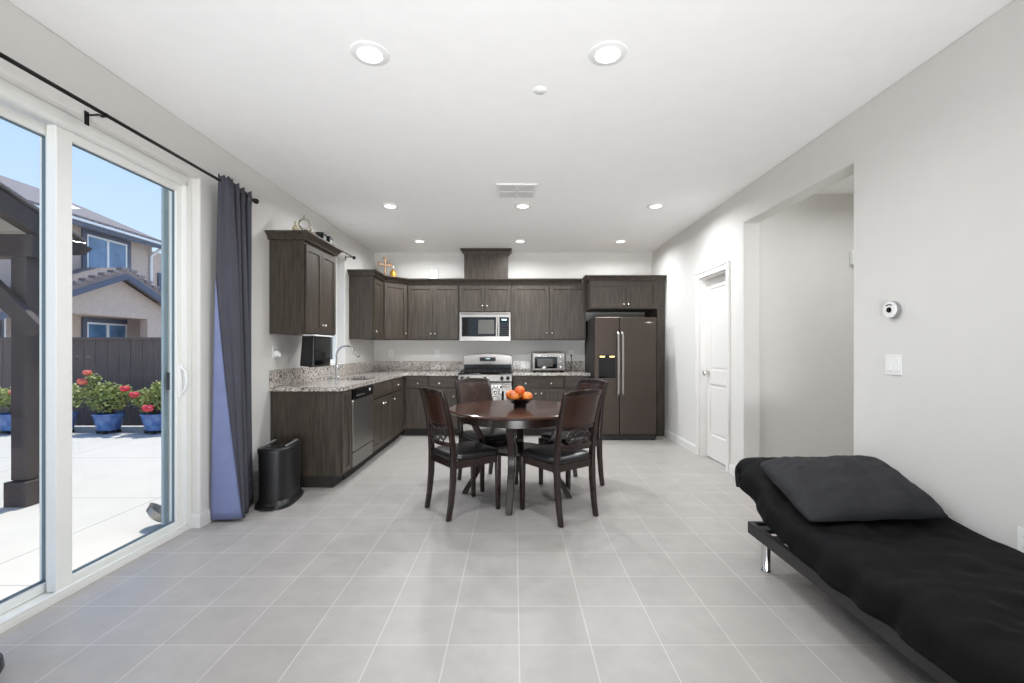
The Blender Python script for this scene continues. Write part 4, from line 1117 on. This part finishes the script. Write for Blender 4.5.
potted(-5.72, PYy, 1, 'potted rose in blue glazed pot nearest the door handle', 1, [((-.1, 0, .56), .19), ((.14, 0, .60), .20), ((0, 0, .46), .22), ((.26, 0, .50), .17), ((.05, 0, .72), .12), ((-.2, 0, .5), .14)],
       [(-.40, -.12, .72, .058, 'rose'), (-.22, -.16, .63, .058, 'rose'), (.06, -.24, .43, .068, 'rose')])
potted(-6.48, PYy, 2, 'tallest potted rose with coral blooms in blue pot', 1, [((-.14, 0, .55), .20), ((.15, 0, .55), .20), ((0, 0, .47), .22), ((-.27, 0, .66), .15), ((-.03, 0, .68), .15), ((-.26, 0, .86), .10), ((.22, 0, .66), .12)],
       [(-.27, -.08, .97, .052, 'rose2'), (-.31, -.12, .83, .060, 'rose2')])
potted(-7.24, PYy, 3, 'potted rose in blue pot partly hidden by the door frame', 1, [((.1, 0, .52), .20), ((-.1, 0, .56), .20), ((.14, 0, .66), .13)], [(-.1, -.1, .75, .05, 'rose')])
potted(-8.0, PYy, 4, 'potted rose seen beside the pergola post', 1, [((-.05, 0, .52), .2), ((-.22, 0, .58), .16), ((.1, 0, .56), .16)], [(.1, -.1, .66, .045, 'rose2')])

# small metal thing on the patio by the door
t = thing('metal_bowl', 'small grey metal bowl tipped over on the patio by the glass', 'bowl', (-2.70, 3.38, GZ+.001))
bm = B(); lathe(bm, [(.05, 0), (.085, .02), (.095, .065), (.10, .067), (.088, .058), (.075, .022), (.001, .012)], n=28)
bw = obj('bowl_body', bm, 'steel', t, smooth=40); bw.rotation_euler = (0, math.radians(42), .6); bw.location = (0, 0, .068)

# pergola
t = thing('patio_cover', 'dark brown timber patio cover with gabled rafters', 'patio cover', (0, 0, 0))
bm = B(); box(bm, -4.285, -4.15, 3.83, 3.965, GZ+.22, 2.05); obj('post', bm, 'pergola', t, bev=.006)
bm = B(); box(bm, -4.315, -4.12, 3.80, 3.995, GZ+.001, GZ+.21); obj('post_base', bm, 'pergola', t, bev=.006, label='square plinth of the post')
def beam(bm, a, b, wv, hv):
    a = Vector(a); b = Vector(b); d = (b-a).normalized(); s_ = d.cross(Vector((0, 0, 1))).normalized()*wv/2; u_ = s_.cross(d).normalized()*hv/2
    loft(bm, [[p+s_+u_, p-s_+u_, p-s_-u_, p+s_-u_] for p in (a, b)])
bm = B(); box(bm, -9.5, -4.10, 3.83, 3.965, 2.05, 2.24); obj('cross_beam', bm, 'pergola', t)
bm = B(); beam(bm, (-4.02, 3.79, 1.42), (-4.85, 3.79, 2.25), .06, .13); obj('brace', bm, 'pergola', t)
sl = -.40
def zr(y): return 2.30+sl*(y-4.15)
for k, x in enumerate((-4.13, -4.95, -5.75, -6.55, -7.35, -8.15, -8.95)):
    bm = B(); prism(bm, [(y, z) for y, z in ((2.3, zr(2.3)), (4.27, zr(4.27)), (4.36, zr(4.27)-.02), (4.28, zr(4.27)-.10), (4.16, zr(4.16)-.17), (2.3, zr(2.3)-.17))], x-.05, x+.05, 'x'); obj('rafter', bm, 'pergola', t)
bm = B()
for k in range(13):
    y0 = 2.3+k*.15; prism(bm, [(y0, zr(y0)+.003), (y0+.142, zr(y0+.142)+.003), (y0+.142, zr(y0+.142)+.025), (y0, zr(y0)+.025)], -9.2, -4.19, 'x')
obj('roof_boards', bm, 'patio_roof', t)
bm = B(); prism(bm, [(2.3, zr(2.3)+.026), (4.28, zr(4.28)+.026), (4.28, zr(4.28)+.045), (2.3, zr(2.3)+.045)], -9.2, -4.06, 'x'); obj('roof_covering', bm, 'shingle', t)

# neighbour's house
HX = -13.6
t = thing('neighbour_house', 'tan stucco two storey house with slate trim beyond the fence', 'house', (0, 0, 0))
bm = B(); box(bm, -22, HX, 2, 16.9, GZ, 5.35); box(bm, -22, HX-.6, 16.9, 24, GZ, 5.1); obj('wall', bm, 'stucco', t)
bm = B()
ze = 5.22
prism(bm, [(HX+.5, ze), (-18.5, ze+2.3), (-23, ze+.4), (-23, ze), (HX+.5, ze-.04)], 1.5, 17.4, 'y')
for k in range(60): box(bm, HX+.42, HX+.56, 1.5+k*.265, 1.5+k*.265+.2, ze-.01, ze+.05)
rf = obj('roof', bm, 'shingle', t)
bm = B(); box(bm, HX+.45, HX+.5, 1.5, 17.4, ze-.24, ze-.045); box(bm, HX, HX+.45, 1.5, 17.4, ze-.10, ze-.06); obj('fascia', bm, 'btrim', t)
bm = B(); box(bm, HX+.5, HX+.58, 1.5, 17.4, ze-.10, ze-.03); obj('gutter', bm, 'winwhite', t)
bm = B(); tube(bm, [(HX+.05, 16.8, 0), (HX+.05, 16.8, ze-.5), (HX+.5, 16.8, ze-.15)], .05, 8); obj('downpipe', bm, 'winwhite', t)
def hwin(x, y0, y1, z0, z1, mull=True, trim=.14):
    bm = B(); box(bm, x+.001, x+.06, y0-trim, y1+trim, z1, z1+trim); box(bm, x+.001, x+.06, y0-trim, y1+trim, z0-trim, z0); box(bm, x+.001, x+.06, y0-trim, y0, z0, z1); box(bm, x+.001, x+.06, y1, y1+trim, z0, z1)
    w_ = obj('window', bm, 'btrim', t)
    bm = B(); f = .06
    box(bm, x+.001, x+.045, y0, y1, z0, z0+f); box(bm, x+.001, x+.045, y0, y1, z1-f, z1); box(bm, x+.001, x+.045, y0, y0+f, z0+f, z1-f); box(bm, x+.001, x+.045, y1-f, y1, z0+f, z1-f)
    if mull: box(bm, x+.001, x+.05, (y0+y1)/2-.04, (y0+y1)/2+.04, z0+f, z1-f)
    else: box(bm, x+.001, x+.05, y0+f, y1-f, (z0+z1)/2-.03, (z0+z1)/2+.03)
    obj('window_frame', bm, 'winwhite', w_)
    bm = B(); box(bm, x+.001, x+.02, y0+f, y1-f, z0+f, z1-f); obj('pane', bm, 'winglass', w_)
hwin(HX, 14.28, 15.78, 3.55, 4.92)
hwin(HX, 14.28, 15.78, 1.0, 2.12)
hwin(HX-.6, 18.05, 18.75, 2.95, 4.15, False)
hwin(HX, 11.95, 12.15, .9, 2.2, False, .06)
# gabled porch wing
GX = -12.5
bm = B(); apy, apz = 14.16, 3.52; s_ = .43; y0g, y1g = 11.3, 15.96
def gz(y): return apz-s_*abs(y-apy)
prism(bm, [(y0g, gz(y0g)), (y0g, 2.28), (y1g, 2.28), (y1g, gz(y1g)), (apy, apz)], GX-.25, GX, 'x')
box(bm, GX-.25, GX, 15.35, y1g, GZ, 2.28); box(bm, GX-.25, GX, 11.3, 11.6, GZ, 2.28)
box(bm, HX+.001, GX-.25, y1g-.2, y1g, GZ, 2.6)
obj('porch_wall', bm, 'stucco', t)
bm = B(); ov = 1.0; y0r, y1r = 10.6, 16.9
prism(bm, [(y0r, gz(y0r)+.12), (apy, apz+.12), (y1r, gz(y1r)+.12), (y1r, gz(y1r)+.30), (apy, apz+.30), (y0r, gz(y0r)+.30)], HX+.002, GX+.35, 'x')
yy_ = y0r
while yy_ < y1r:
    zc = gz(yy_+.11)+.30; box(bm, GX+.2, GX+.40, yy_, yy_+.27, zc-.05, zc+.025); yy_ += .30
obj('porch_roof', bm, 'shingle', t)
bm = B(); prism(bm, [(y0r, gz(y0r)-.06), (apy, apz-.06), (y1r, gz(y1r)-.06), (y1r, gz(y1r)+.12), (apy, apz+.12), (y0r, gz(y0r)+.12)], GX+.25, GX+.36, 'x'); obj('bargeboard', bm, 'btrim', t)
bm = B(); box(bm, HX, GX-.26, 11.3, 15.96, 2.3, 2.36); obj('porch_ceiling', bm, 'stucco', t)
